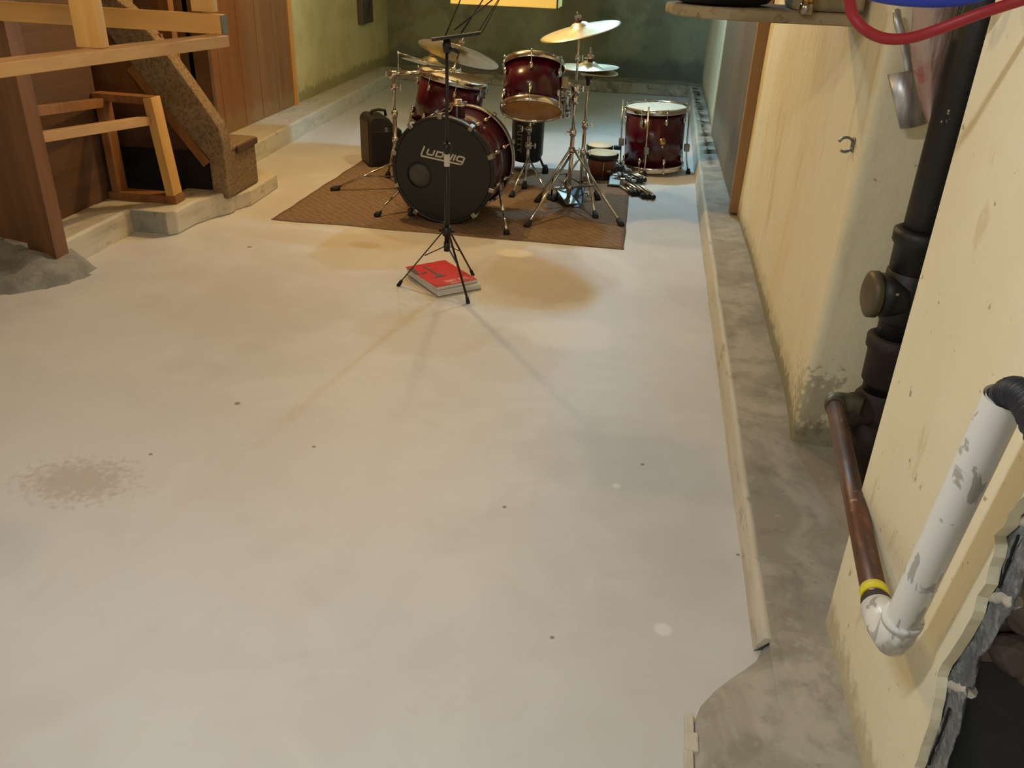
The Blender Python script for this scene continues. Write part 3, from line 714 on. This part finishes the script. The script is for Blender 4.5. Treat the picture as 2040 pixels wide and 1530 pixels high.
b = MB(); b.tube([(-.05,-.02,.012),(-.05,.05,.012),(.05,.05,.012),(.05,-.02,.012)],.005,6); b.build('pedal_frame','chrome_dk',sb)
hc = at(1175,133,B0.y)
hc = B0+Vector((0,0,.735))
cymbal('hihat_cymbal','lower hi-hat cymbal resting on the hi-hat stand cup',hc+Vector((0,0,0)),(.04,0,-1),.172,'hi-hat cymbals')
cymbal('hihat_cymbal','upper hi-hat cymbal with its bell up on the hi-hat stand',hc+Vector((.0,0,.018)),(.10,-.02,1),.172,'hi-hat cymbals')
collar(sb,B0+Vector((0,0,.80)),.014,.04,True,'clutch',(-1,0,0))
# left boom stand
D0 = Vector((-1.435,5.02,0)); sd_ = thing('boom_cymbal_stand','chrome boom cymbal stand left of the bass drum','stand',D0)
MB().tube([(0,0,.04),(0,0,.46)],.0125,12).build('base_tube','chrome',sd_)
MB().tube([(0,0,.46),(0,0,.66)],.0085,12).build('upper_tube','chrome',sd_)
collar(sd_,D0+Vector((0,0,.60)),.016,.03,True,'clamp',(1,0,0)); collar(sd_,D0+Vector((0,0,.67)),.024,.045,True,'tilter_clamp',(-1,0,0)); collar(sd_,D0+Vector((0,0,.45)),.018,.04,False)
MB().tube([(.03,0,.60),(.03,0,.80)],.003,6).build('memory_rod','chrome',sd_)
armE = at(903,140,5.0)
MB().tube([(0,0,.672),W(sd_,D0+(armE-D0)*.45+Vector((0,0,.69*.55-.0)) if 0 else (D0+Vector((0,0,.672))).lerp(armE,.45))],.011,12).build('boom_sleeve','chrome',sd_)
MB().tube([W(sd_,(D0+Vector((0,0,.672))).lerp(armE,.40)),W(sd_,armE)],.007,10).build('boom_arm','chrome',sd_)
rideC = Vector((0,0,H))+ray(915,104)/1690*5.12
MB().tube([W(sd_,armE),W(sd_,rideC-Vector((0,0,.0)))],.005,8).build('tilter','chrome',sd_); collar(sd_,armE,.013,.03,True,'tilter_nut',(1,0,0))
for p in ((660,379),(820,430),(772,352)): leg(sd_, D0+Vector((0,0,.17 if p[0]<700 else .3)), fl(p[0],p[1],.008), .0065, brace=D0+Vector((0,0,.08)), rub=.019)
collar(sd_,D0+Vector((0,0,.30)),.018,.03,True,'tripod_collar'); collar(sd_,D0+Vector((0,0,.09)),.018,.03,False,'tripod_collar')
cymbal('ride_cymbal','wide bronze ride cymbal tilted away on the left boom stand',rideC,(.20,.38,1),.25)
dk = Vector((0,0,H))+ray(858,124)/1690*5.45
cymbal('crash_cymbal','darker cymbal tucked behind and below the wide ride cymbal',dk,(.16,.22,1),.185)
MB().tube([W(sd_,D0+Vector((.03,0,.79))),W(sd_,dk)],.004,8).build('second_arm','chrome',sd_)
# snare stand
S0 = Vector((-.678,5.40,0)); ss = thing('snare_stand','chrome snare stand with basket arms under the tilted tom','stand',S0)
MB().tube([(0,0,.06),(0,0,.30)],.010,12).build('base_tube','chrome',ss)
MB().tube([(0,0,.30),(.01,0,.44)],.007,10).build('upper_tube','chrome',ss)
collar(ss,S0+Vector((0,0,.24)),.018,.04,True,'clamp',(1,0,0)); collar(ss,S0+Vector((0,0,.34)),.016,.03,True,'clamp',(-1,0,0)); collar(ss,S0+Vector((0,0,.12)),.016,.02,False)
bpy.context.view_layer.update()
for a in (20,150,270):
    d = Vector((cos(radians(a)),sin(radians(a)),0)); s0 = Vector((sn.x-S0.x,sn.y-S0.y,0))
    MB().tube([(.01,0,.40),s0+d*.12+Vector((0,0,.46)),s0+d*.195+Vector((0,0,sn.z-.02)),s0+d*.20+Vector((0,0,sn.z+.03))],.0055,8).build('basket_arm','chrome_dk',ss)
for p in ((1044,376),(1097,398),(1018,392)): leg(ss, S0+Vector((0,0,.17)), fl(p[0],p[1],.008), .0065, brace=S0+Vector((0,0,.08)))
# black bag/throne behind
bgp = thing('gig_bag','upright black bag with vertical white lettering behind the snare stand','bag',(-.725,5.72,.0))
b = MB(); b.lathe([(0,.07),(.085,.075),(.105,.12),(.108,.30),(.105,.40),(.09,.44),(0,.445)],28); b.build('body','black',bgp)
for sx, a in ((.11,.1),(-.1,.05),(.0,-.1)):
    lgo = MB().tube([(sx*.5,0,.16),(sx*1.15,-.03,.03)],.008,8).build('leg','black',bgp)
    MB().lathe([(0,0),(.022,0),(.022,.03),(.012,.06),(0,.06)],12,Matrix.Translation((sx*1.2,-.035,.0))).build('rubber_foot','rubber',lgo)
GL = {'I':[[(0,0),(0,1)]],'C':[[(.6,.9),(.45,1),(.1,1),(0,.85),(0,.15),(.1,0),(.45,0),(.6,.1)]],'P':[[(0,0),(0,1),(.5,1),(.6,.85),(.6,.6),(.5,.48),(0,.48)]],
 'U':[[(0,1),(0,.15),(.12,0),(.48,0),(.6,.15),(.6,1)]],'T':[[(.3,0),(.3,1)],[(0,1),(.6,1)]],'Y':[[(0,1),(.3,.5),(.6,1)],[(.3,.5),(.3,0)]],
 'R':[[(0,0),(0,1),(.5,1),(.6,.85),(.6,.6),(.5,.48),(0,.48)],[(.25,.48),(.6,0)]],'E':[[(.6,0),(0,0),(0,1),(.6,1)],[(0,.5),(.5,.5)]],'M':[[(0,0),(0,1),(.3,.5),(.6,1),(.6,0)]],
 'H':[[(0,0),(0,1)],[(.6,0),(.6,1)],[(0,.5),(.6,.5)]],'O':[[(0,.1),(0,.9),(.1,1),(.5,1),(.6,.9),(.6,.1),(.5,0),(.1,0),(0,.1)]],'D':[[(0,0),(0,1),(.4,1),(.6,.8),(.6,.2),(.4,0),(0,0)]],
 'S':[[(.6,.9),(.5,1),(.1,1),(0,.85),(0,.6),(.1,.5),(.5,.5),(.6,.35),(.6,.1),(.5,0),(.1,0),(0,.1)]],'A':[[(0,0),(.3,1),(.6,0)],[(.1,.35),(.5,.35)]],'L':[[(0,1),(0,0),(.6,0)]],'B':[[(0,0),(0,1),(.5,1),(.6,.75),(.5,.5),(0,.5)],[(.5,.5),(.6,.25),(.5,0),(0,0)]],'G':[[(.6,.85),(.45,1),(.1,1),(0,.85),(0,.15),(.1,0),(.5,0),(.6,.15),(.6,.45),(.35,.45)]],' ':[]}
def text(s, w, M, z0, z1, step=.85):
    segs = []
    for i, ch_ in enumerate(s):
        for pl in GL[ch_]: segs.append([(x+i*step,y) for x,y in pl])
    return strokes(segs, w, M, z0, z1)
Mt = Matrix.Translation((-.052,-.1085,.425)) @ Matrix(((0,1,0,0),(0,0,-1,0),(-1,0,0,0),(0,0,0,1))) @ Matrix.Diagonal((.036,.026,.036,1))
text('IC PUTTY',.22,Mt,-.15,.05,1.).build('lettering','clamp',bgp)
# bongos
bo = thing('bongos','pair of brown wooden bongos with pale skins right of the hi-hat','bongos',(-.222,5.68,0))
for (dx,dy,r,hh) in ((0.0,.0,.098,.165),(-.03,.235,.082,.165)):
    T = Matrix.Translation((dx,dy,0.005))
    MB().lathe([(r*.80,.006),(r*.84,.0),(r*.98,hh-.03),(r*.98,hh-.01)],32,T).build('shell','bongo',bo)
    MB().lathe([(r*1.0,hh-.04),(r*1.10,hh-.036),(r*1.12,hh-.008),(r*1.03,hh-.002)],32,T).build('rim','black',bo)
    MB().lathe([(r*1.05,hh-.006),(r*.95,hh+.004),(0,hh+.005)],32,T).build('skin','skin',bo)
    MB().lathe([(r*.80,.0),(r*.86,.0),(r*.87,.018),(r*.82,.018)],32,T,closed=True).build('bottom_ring','black',bo)
    for a in (.3,1.8,3.3,4.9):
        p = Vector((dx+cos(a)*r*1.02,dy+sin(a)*r*1.02,0)); MB().tube([p+Vector((0,0,.02)),p+Vector((0,0,hh-.03))],.003,6).build('tuning_rod','chrome',bo)
MB().box((-.015,.12,.10),(.04,.10,.05)).build('centre_block','black',bo,bevel=.005)
MB().box((.09,.20,.165),(.05,.03,.03)).build('clamp','black',bo,bevel=.008)
# folded hardware stands lying on the floor
def folded(name, label, a, b_, n, rise=.0, group='folded hardware beside the bongos'):
    a, b_ = Vector(a), Vector(b_); root = thing(name,label,'folded stand',a,None,group); d = (b_-a); L = d.length; d.normalize(); s = d.cross(Vector((0,0,1)))
    Z = Vector((0,0,1))
    offs = [(-.026,.016),(.0,.014),(.026,.016),(-.013,.038),(.014,.040)]
    for i in range(n):
        ox, oz = offs[i]; p0 = s*ox+Z*oz+d*(.02*i); p1 = p0*1.0+d*(L*(.95-.06*(i%3)))+Z*rise
        MB().tube([p0,p1],.0085 if i%2 else .0065,8).build('tube','chrome' if i%2 else 'chrome_dk',root)
        if i < 3: MB().tube([p1-d*.01,p1+d*.05],[.012,.017],10).build('rubber_foot','rubber',root)
    for t in (.12,.35,.62):
        q = d*L*t+Z*.03; bb = MB(); bb.box(q,(.05,.04,.035),Matrix.Rotation(atan2(d.y,d.x),3,'Z')); bb.tube([q,q+Z*.03+s*.02],.004,6); bb.box(q+Z*.034+s*.02,(.03,.008,.014)); bb.build('clamp','chrome' if t > .2 else 'chrome_dk',root,bevel=.003)
    return root
folded('folded_stand','folded chrome stand reaching nearest the camera beside the rug',(-.11,5.72,0),(.098,5.235,0),5,group=None)
folded('folded_stand','folded chrome stand lying just left of the nearest folded stand',(-.17,5.66,0),(.02,5.30,.0),4,group=None)
folded('folded_stand','short folded chrome stand in the tangle against the floor tom',(-.13,5.86,0),(.03,5.62,.0),5,.01,group=None)
pk = thing('pedal','black and chrome drum pedal in the tangle beside the bongos','drum pedal',(-.12,5.56,.0))
MB().box((0,0,.012),(.09,.22,.012)).build('base_plate','black',pk,bevel=.003)
MB().box((0,-.02,.045),(.075,.2,.01),Matrix.Rotation(radians(15),3,'X')).build('footboard','chrome_dk',pk,bevel=.004)
MB().tube([(-.045,.08,.01),(-.045,.08,.13),(.045,.08,.13),(.045,.08,.01)],.007,8).build('yoke','chrome',pk)
MB().tube([(0,.08,.13),(.03,.0,.10)],.004,6).build('beater_rod','chrome',pk); MB().lathe([(0,-.02),(.02,-.018),(.022,.018),(0,.02)],14,Matrix.Translation((.03,0,.10))).build('beater','black',pk)
# bass pedal in the middle, behind bass drum right side
p2 = thing('pedal','black bass drum pedal lying on the rug under the stands','drum pedal',(-.40,5.02,.006),(0,0,.5))
MB().box((0,0,.008),(.09,.24,.012)).build('base_plate','black',p2,bevel=.003)
MB().box((0,-.02,.04),(.075,.21,.01),Matrix.Rotation(radians(14),3,'X')).build('footboard','chrome_dk',p2,bevel=.004)
MB().tube([(-.045,.09,.01),(-.045,.09,.14),(.045,.09,.14),(.045,.09,.01)],.006,8).build('yoke','black',p2)
# amp case
ca = thing('equipment_case','black equipment case with handle and clips left of the drums','case',(-1.719,5.627,.007),(0,0,radians(32)))
b = MB(); b.prism([(-.10,0),(.13,0),(.13,.235),(.085,.25),(.04,.315),(-.07,.325),(-.10,.30)],-.11,.125,Matrix(((1,0,0,0),(0,0,1,0),(0,1,0,0),(0,0,0,1)))); b.build('body','case',ca,bevel=.014)
MB().box((-.1015,.0,.155),(.004,.20,.25)).build('side_panel','case_side',ca,bevel=.001); MB().box((.02,-.112,.13),(.19,.006,.20)).build('front_panel','black',ca,bevel=.003)
MB().tube([(-.05,0,.315),(-.045,0,.345),(.0,0,.352),(.045,0,.345),(.05,0,.31)],.010,8).build('handle','rubber',ca)
for x in (.02,.075): MB().box((x,-.112,.24),(.024,.012,.03)).build('latch','chrome_dk',ca,bevel=.003)
# ================================================================ MUSIC STAND
M0 = Vector((-.778,3.492,0)); ms = thing('music_stand','black folding music stand in front of the bass drum','music stand',M0)
MB().tube([(0,0,.20),(0,0,.56)],.011,12).build('lower_tube','black',ms)
MB().tube([(0,0,.56),(0,0,1.0)],.007,12).build('upper_tube','black',ms)
b = MB(); b.lathe([(.0125,.535),(.0125,.585),(.0,.585)],14); b.build('tape_band','whitetape',ms)
b = MB(); b.lathe([(0,.59),(.016,.59),(.018,.61),(.014,.63),(0,.63)],12); b.tube([(0,0,.61),(.03,-.01,.615)],.005,6); b.build('height_clamp','black',ms)
b = MB(); b.lathe([(0,.235),(.019,.235),(.021,.26),(.018,.275),(0,.275)],14); b.tube([(-.035,0,.255),(.035,0,.255)],.007,8); b.build('tripod_hub','black',ms)
b = MB(); b.lathe([(0,.165),(.014,.165),(.014,.205),(0,.205)],12); b.build('tripod_collar','black',ms)
for (px,py) in ((793,567),(933,602),(942,545)):
    f_ = fl(px,py,.006); a = M0+Vector((0,0,.255)); d = (a-f_).normalized(); rad = Vector((f_.x-M0.x,f_.y-M0.y,0)).normalized()
    lg = MB().beam(W(ms,a+rad*.015),W(ms,f_+d*.02),.009,.004,(0,0,1)).build('leg','black',ms)
    MB().tube([W(ms,f_-Vector((0,0,.006))),W(ms,f_+d*.025)],[.009,.007],8).build('rubber_foot','rubber',lg)
    MB().beam(W(ms,M0+rad*.01+Vector((0,0,.185))),W(ms,f_+d*((a-f_).length*.55)),.007,.003).build('brace','black',ms)
# desk: seen edge-on, top leaning toward the drums
dl = at(860,79,3.46); dr = at(958,66,3.50); dc = (dl+dr)/2
u = (dr-dl).normalized(); v = (dc-Vector((0,0,H))).normalized(); v = (v-u*v.dot(u)).normalized()   # plane containing the line of sight (edge-on)
b = MB(); nn = u.cross(v)
b.hexa([W(ms,q) for q in (dl-nn*.003-v*.03, dr-nn*.003-v*.03, dr-nn*.003+v*.10, dl-nn*.003+v*.10, dl+nn*.003-v*.03, dr+nn*.003-v*.03, dr+nn*.003+v*.10, dl+nn*.003+v*.10)]); b.build('tray','black',ms)
b = MB(); b.beam(W(ms,dl-v*.03),W(ms,dr-v*.03),.022,.012,(0,0,1)); b.build('tray_lip','black',ms,bevel=.003)
b = MB(); b.lathe([(0,-.03),(.014,-.03),(.018,0),(.010,.03),(0,.03)],12,Matrix.Translation(W(ms,M0+Vector((0,0,1.01))))); b.tube([W(ms,M0+Vector((0,0,1.0))),W(ms,M0+Vector((.05,-.01,.985)))],.007,8); b.build('tilt_joint','black',ms)
for (p,q) in (((886,74),(922,-12)),((915,72),(972,-16)),((950,68),(1006,-22)),((905,60),(1003,-18)),((960,66),(1005,-20))):
    y0_ = 3.5; MB().tube([W(ms,at(p[0],p[1],y0_)),W(ms,at(q[0],q[1],y0_+.05))],.0028 if p[0] < 940 else .002,6).build('desk_wire','black',ms)
# ================================================================ BOOKS
g1 = fl(873,592); g2 = fl(958,576); g3 = fl(819,547); ex = (g2-g1); ex.z = 0; wb = ex.length; ex.normalize(); ey = Vector((-ex.y,ex.x,0)); 
hb = (g3-g1).dot(ey)*1.02
Rk = Matrix((ex,ey,Vector((0,0,1)))).transposed()
bk1 = thing('book','thick pale book lying under the red book on the floor','book',g1,Rk)
MB().box((wb/2,hb/2,.011),(wb,hb,.020)).build('pages','pages',bk1,bevel=.003); MB().box((wb/2,hb/2,.0225),(wb*.995,hb*.995,.002)).build('cover','pages',bk1); MB().box((wb/2,hb/2,.001),(wb*1.01,hb*1.01,.002)).build('back_cover','clamp',bk1)
bk2 = thing('book','thick red music method book under the music stand legs','book',g1+Vector((0,0,.0235)),Rk@Matrix.Rotation(radians(2),3,'Z'))
MB().box((wb/2,hb*.51,.0085),(wb*.97,hb*.93,.015)).build('pages','pages',bk2,bevel=.003)
MB().box((wb/2-.004,hb*.515,.017),(wb*.97,hb*.93,.0025)).build('cover','bookred',bk2,bevel=.001)
Tb = Matrix.Translation((wb*.30,hb*.13,.018))
text('TRUMPET METHOD',.2,Tb@Matrix.Diagonal((.0098,.020,1,1)),0,.0012,.86).build('lettering','pink',bk2)
text('COMPLETE STUDIES' if 0 else 'COMPLETE',.2,Tb@Matrix.Translation((.01,-.022,0))@Matrix.Diagonal((.0075,.011,1,1)),0,.0012,.9).build('lettering','pink',bk2)
Q = Matrix.Translation((wb*.47,hb*.40,.018))
b = MB(); b.prism([(-.055,-.01),(.01,-.01),(-.012,.02),(-.018,.15),(-.030,.15),(-.028,.02)],0,.0012,Q); b.prism([(-.105,.07),(-.085,.07),(-.075,.15),(-.105,.15)],0,.0012,Q); b.prism([(-.08,.06),(-.05,.06),(-.05,.075),(-.08,.075)],0,.0013,Q); b.build('trumpet_print','print_dk',bk2)
# ================================================================ PIPES (right)
SX, SY = .715, 2.14
sp = thing('soil_pipe','black cast iron soil pipe rising in the wall recess','pipe',(SX,SY,.06))
MB().tube([(0,0,0),(0,0,2.2)],.052,24).build('pipe','iron',sp)
def sz(px,py): return at(px,py,SY-.03).z-.06
for z, mt in ((sz(1790,478),'iron'),(sz(1738,690),'rust')):
    MB().lathe([(.052,-.115),(.060,-.105),(.062,-.02),(.070,-.01),(.071,.018),(.057,.026),(.052,.024)],24,Matrix.Translation((0,0,z))).build('hub_socket',mt,sp)
zc = sz(1757,590); QX = Matrix.Translation((-.02,-.015,zc)) @ axis_rot(Vector((-.997,-.08,0))).to_4x4()
b = MB(); b.lathe([(0,.0),(.055,.0),(.055,.062),(0,.062)],24,QX); b.lathe([(.052,-.075),(.064,-.06),(.064,.06),(.052,.07)],24,Matrix.Translation((0,0,zc))); b.build('cleanout_body','iron',sp)
MB().lathe([(0,.060),(.050,.060),(.059,.063),(.059,.080),(.044,.087),(0,.089)],28,QX).build('cleanout_cap','capgrey',sp)
zt = sz(1700,815)
b = MB(); b.tube([(0,0,zt-.02),(-.03,-.01,zt-.01),(-.07,-.03,zt),(-.10,-.045,zt)],[.056,.054,.047,.040],20); b.lathe([(.052,-.09),(.066,-.08),(.066,.05),(.052,.07)],24,Matrix.Translation((0,0,zt-.02))); b.build('tee_fitting','rust',sp)
MB().tube([(-.02,-.03,zt-.04),(-.03,-.05,zt-.11),(-.01,-.04,zt-.19),(0,-.01,.0)],[.045,.05,.052,.05],18).build('lower_bend','rust',sp)
# copper drain
e0 = atx(1748,1212,.47); e1 = at(1662,806,2.06); cp = thing('copper_drain','tarnished copper drain pipe sloping from white elbow to the soil pipe','pipe',e0)
MB().tube([W(cp,e0),W(cp,e1)],.0215,24).build('pipe','copper',cp)
dcp = (e1-e0).normalized()
MB().tube([W(cp,e1-dcp*.02),W(cp,e1+dcp*.01),W(cp,e1+dcp*.03+Vector((.01,.0,-.002))),W(cp,e1+dcp*.035+Vector((.04,.0,-.004))),W(cp,e1+dcp*.02+Vector((.075,0,-.006)))],[.025,.026,.026,.026,.026],20).build('coupling','greyfit',cp)
MB().tube([W(cp,e0+dcp*.028),W(cp,e0+dcp*.052)],.0235,24).build('yellow_label','yellow',cp)
MB().tube([W(cp,e0+dcp*-.01),W(cp,e0+dcp*.02)],.0245,24).build('end_collar','rust',cp)
# white standpipe with elbow
pb = atx(1785,1262,.47); pt = atx(2003,790,.465)
wp = thing('white_standpipe','white PVC standpipe with elbow leaning up the near wall','pipe',pb)
up = (pt-pb).normalized()
MB().tube([W(wp,pb),W(wp,pt)],.0245,28,cap=False).tube([W(wp,pt),W(wp,pb+up*.02)],.021,24,cap=False).build('pipe','white',wp)
el = [pb+up*.035, pb+up*.0, pb-up*.022+dcp*.006, pb-up*.030+dcp*.03-Vector((.004,0,0)), e0-dcp*.012]
# centre elbow on copper end
el = [pb+up*.04, pb+up*.005, pb-up*.016+dcp*.004, (pb-up*.022).lerp(e0,.5), e0+dcp*.0]
MB().tube([W(wp,q) for q in el],[.0275,.0285,.0285,.0285,.0275],24).build('elbow','white',wp)
MB().tube([W(wp,pb+up*.03),W(wp,pb+up*.042)],.0300,24).build('elbow_collar','white',wp)
# corrugated hose
hs = [pt-up*.06, pt-up*.012, pt+up*.012+Vector((.0,-.012,0)), pt+up*.022+Vector((.0,-.045,0)), pt+up*.012+Vector((0,-.10,-.0)), pt+Vector((0,-.25,-.02)), pt+Vector((0,-.42,-.02))]
def smooth_path(P, n):
    out = []; P = [Vector(p) for p in P]; Q = [P[0]]+P+[P[-1]]
    for i in range(1,len(Q)-2):
        for k_ in range(n):
            t = k_/n; a,b2,c2,d2 = Q[i-1],Q[i],Q[i+1],Q[i+2]
            out.append(.5*((2*b2)+(c2-a)*t+(2*a-5*b2+4*c2-d2)*t*t+(3*b2-a-3*c2+d2)*t**3))
    out.append(P[-1]); return out
pth = smooth_path(hs,22); ch_ = MB().tube(pth,[.0180+.0026*sin(i*1.5) for i in range(len(pth))],20).build('corrugated_hose','hoseblack')
tag(ch_,'black corrugated drain hose plugged into top of white standpipe','hose')
# red and blue hoses
pts = [at(1665,-60,1.40),at(1690,-10,1.40),at(1698,28,1.40),at(1722,58,1.39),at(1760,76,1.385),at(1810,76,1.38),at(1870,58,1.375),at(1950,28,1.36),at(2030,2,1.35),at(2100,-20,1.33)]
tag(MB().tube(smooth_path(pts,8),.0078,16).build('red_hose','hosered'),'red rubber hose looping in front of the soil pipe','hose')
pts = [at(1640,-90,1.6),at(1700,-30,1.57),at(1760,-8,1.55),at(1850,0,1.52),at(1930,-6,1.50),at(2000,-30,1.47),at(2080,-60,1.4)]
tag(MB().tube(smooth_path(pts,8),.011,16).build('blue_hose','hoseblue'),'blue hose crossing above the red hose at the frame edge','hose')
# slab shelf
sl = [(.575,2.62),(.575,2.95),(.2,2.97),(.10,2.93),(.04,2.84),(.06,2.74),(.12,2.67),(.22,2.63),(.35,2.615)]
o = MB().prism(sl,1.204,1.236).prism([(.575,2.64),(.575,2.94),(.40,2.94),(.385,2.80),(.395,2.66),(.43,2.64)],1.2355,1.31).build('wall_shelf','slab',bevel=.012); tag(o,'grimy rounded concrete shelf projecting from the right wall at top','shelf')
tb = thing('tub','black round tub resting on the grimy wall shelf','tub',(.20,2.80,1.2365))
MB().lathe([(0,0),(.10,.0),(.135,.008),(.155,.03),(.168,.14),(.160,.14),(.147,.04),(.12,.02),(0,.012)],40).build('bowl','black',tb)
MB().lathe([(.165,.135),(.172,.14),(.165,.15),(.157,.14)],40,closed=True).build('rim','black',tb)
sg = thing('brass_spout','short brass spout hanging at the front of the wall shelf','faucet spout',at(1610,0,2.60))
MB().tube([(0,0,.05),(0,0,-.012)],.015,16).build('pipe','brass',sg); MB().lathe([(.0,-.035),(.018,-.035),(.019,-.012),(.014,-.008),(0,-.008)],12).build('nozzle','chrome_dk',sg)
# hanging steel tool
tc = at(1806,198,2.27); tl = thing('steel_scraper','shiny steel scraper hanging on the recess wall by its curved handle','hand tool',tc)
P0,P1,P2,P3 = [at(px,py,2.262) for px,py in ((1768,148),(1818,137),(1846,246),(1793,257))]
b = MB(); n = 12; A = []; B = []
for i in range(n+1):
    t = i/n; bow = -.014*sin(pi*min(1,t*1.0))*1.0
    A.append((P0.lerp(P1,t)+Vector((0,bow,0)))); B.append((P3.lerp(P2,t)+Vector((0,bow,0))))
va = [b.b.verts.new(W(tl,p)) for p in A]; vb = [b.b.verts.new(W(tl,p)) for p in B]
va2 = [b.b.verts.new(W(tl,p+Vector((0,.003,0)))) for p in A]; vb2 = [b.b.verts.new(W(tl,p+Vector((0,.003,0)))) for p in B]
for i in range(n):
    for q in ((va[i],va[i+1],vb[i+1],vb[i]),(va2[i+1],va2[i],vb2[i],vb2[i+1])): b.b.faces.new(q).smooth = True
    b.b.faces.new((va[i],va2[i],va2[i+1],va[i+1])); b.b.faces.new((vb[i+1],vb2[i+1],vb2[i],vb[i]))
b.b.faces.new((va[0],vb[0],vb2[0],va2[0])); b.b.faces.new((va[n],va2[n],vb2[n],vb[n]))
b.build('blade','steel',tl)
hp = [at(1812,142,2.255),at(1811,118,2.25),at(1806,92,2.235),at(1799,66,2.23),at(1791,42,2.245),at(1786,24,2.275)]
b = MB(); sp_ = smooth_path(hp,5); wd = [.011-.002*(i/len(sp_)) for i in range(len(sp_))]
b.tube([W(tl,p) for p in sp_],wd,10)
for v in b.b.verts: v.co.y *= .5
b.build('handle','steel',tl)
# plastic bag
gb = thing('plastic_bag','crumpled clear plastic bag with red print beside the steel scraper','plastic bag',at(1860,120,2.2))
outl = [(1822,-30),(1818,20),(1815,60),(1812,110),(1818,140),(1826,190),(1836,222),(1850,250),(1858,248),(1868,215),(1880,185),(1892,130),(1904,90),(1912,40),(1915,-30)]
b = MB(); rows = []
lefts = [(1822,-30),(1819,10),(1815,60),(1812,100),(1818,140),(1826,190),(1838,225),(1849,248)]
rights = [(1925,-30),(1922,10),(1918,60),(1912,100),(1900,140),(1884,190),(1870,225),(1857,250)]
for (l,r) in zip(lefts,rights):
    row = []
    for i in range(15):
        t = i/14; px = l[0]+(r[0]-l[0])*t; py = l[1]+(r[1]-l[1])*t
        dep = 2.235-.05*sin(pi*t)+.022*noise.noise(Vector((t*5,py*.02,3)))*sin(pi*t)
        row.append(b.b.verts.new(W(gb,at(px,py,dep))))
    rows.append(row)
for i in range(len(rows)-1):
    for j in range(14): b.b.faces.new((rows[i][j],rows[i][j+1],rows[i+1][j+1],rows[i+1][j])).smooth = True
o = b.build('film','bag',gb,sub=1); md = o.modifiers.new('solid','SOLIDIFY'); md.thickness = .001
a0 = at(1822,142,2.205); a1 = at(1838,176,2.198); ux = (a1-a0).normalized(); nz = Vector((0,-1,0)); nz = (nz-ux*nz.dot(ux)).normalized(); uy = nz.cross(ux)
Mp = Matrix.Translation(W(gb,a0)) @ Matrix((ux,uy,nz)).transposed().to_4x4()
text('GAB',.22,Mp@Matrix.Diagonal((.0115,.017,1,1)),.0,.001,.95).build('lettering','redprint',gb)
# wall clamp
cl = thing('wall_clamp','small grey C-shaped pipe clamp fixed alone on the cream wall','pipe clamp',(.585,2.44,.925))
ring = [Vector((-.030+.019*cos(a),0,.019*sin(a))) for a in [radians(-120+i*14) for i in range(21)]]
b = MB()
b.tube(ring,.0035,8)
for v in b.b.verts: v.co.y *= 2.6
b.build('ring','clamp',cl); MB().box((-.006,0,0),(.016,.03,.036)).build('plate','clamp',cl,bevel=.003)
# ================================================================ HANGING YELLOW BOARD
yb = thing('hanging_board','pale yellow box hanging above the back of the drum kit','hanging box',(-.95,6.05,.995))
MB().box((-.015,.14,.62),(.72,.28,1.24)).build('body','yboard',yb,bevel=.004); MB().box((.34,-.003,.62),(.010,.006,1.24)).build('edge_strip','black',yb)
# ================================================================ LIGHTS
def light(name, loc, power, col, size=.06):
    d = bpy.data.lights.new(name,'POINT'); d.energy = power; d.color = col; d.shadow_soft_size = size
    o = bpy.data.objects.new(name,d); o.location = loc; C.objects.link(o); return o
def area(name, loc, rot, sx, sy, power, col):
    d = bpy.data.lights.new(name,'AREA'); d.shape = 'RECTANGLE'; d.size = sx; d.size_y = sy; d.energy = power; d.color = col
    o = bpy.data.objects.new(name,d); o.location = loc; o.rotation_euler = rot; C.objects.link(o); return o
WARM = (1.,.70,.36); NEU = (1.,.93,.82); COOL = (.62,.82,1.)
light('bulb_warm', (-1.65,4.85,2.1), 72, (1.,.68,.29), .03)
light('bulb_middle', (-.93,5.2,1.85), 28, (1.,.80,.50), .04)
light('bulb_back', (-.2,6.55,2.1), 115, (.36,.70,1.), .05)
light('bulb_stairs', (-1.2,1.95,1.8), 17, (1.,.74,.38), .05)
area('tube_near', (-.75,.55,2.18), (0,0,0), .5, .10, 23, (.86,.92,.98))
area('fill_behind', (-.9,-1.7,2.15), (0,0,0), .5, .2, 14, (.90,.95,1.))  # added light, unseen behind the camera, brightens the broken wall cavity
rf = thing('shade_dish','added unseen dish beside the cool bulb, shading the back-left corner','shading dish',Vector((-.2,6.55,2.1))+Vector((-.51,.66,-.55))*.22,axis_rot(Vector((.51,-.66,.55))))  # added out of view to block the cool bulb toward the back-left corner
MB().lathe([(.0,-.04),(.08,-.03),(.13,.0),(.155,.02),(.151,.02),(.126,.005),(.08,-.024),(0,-.035)],40).build('dish','clamp',rf)
MB().tube([(0,0,-.02),(-.02,.02,-.05),W(rf,(-.32,6.75,2.27))],.004,6).build('bracket','clamp',rf)
wd_ = bpy.data.worlds.new('world'); sc.world = wd_; wd_.use_nodes = True
wd_.node_tree.nodes['Background'].inputs[0].default_value = (.5,.6,.7,1); wd_.node_tree.nodes['Background'].inputs[1].default_value = .05
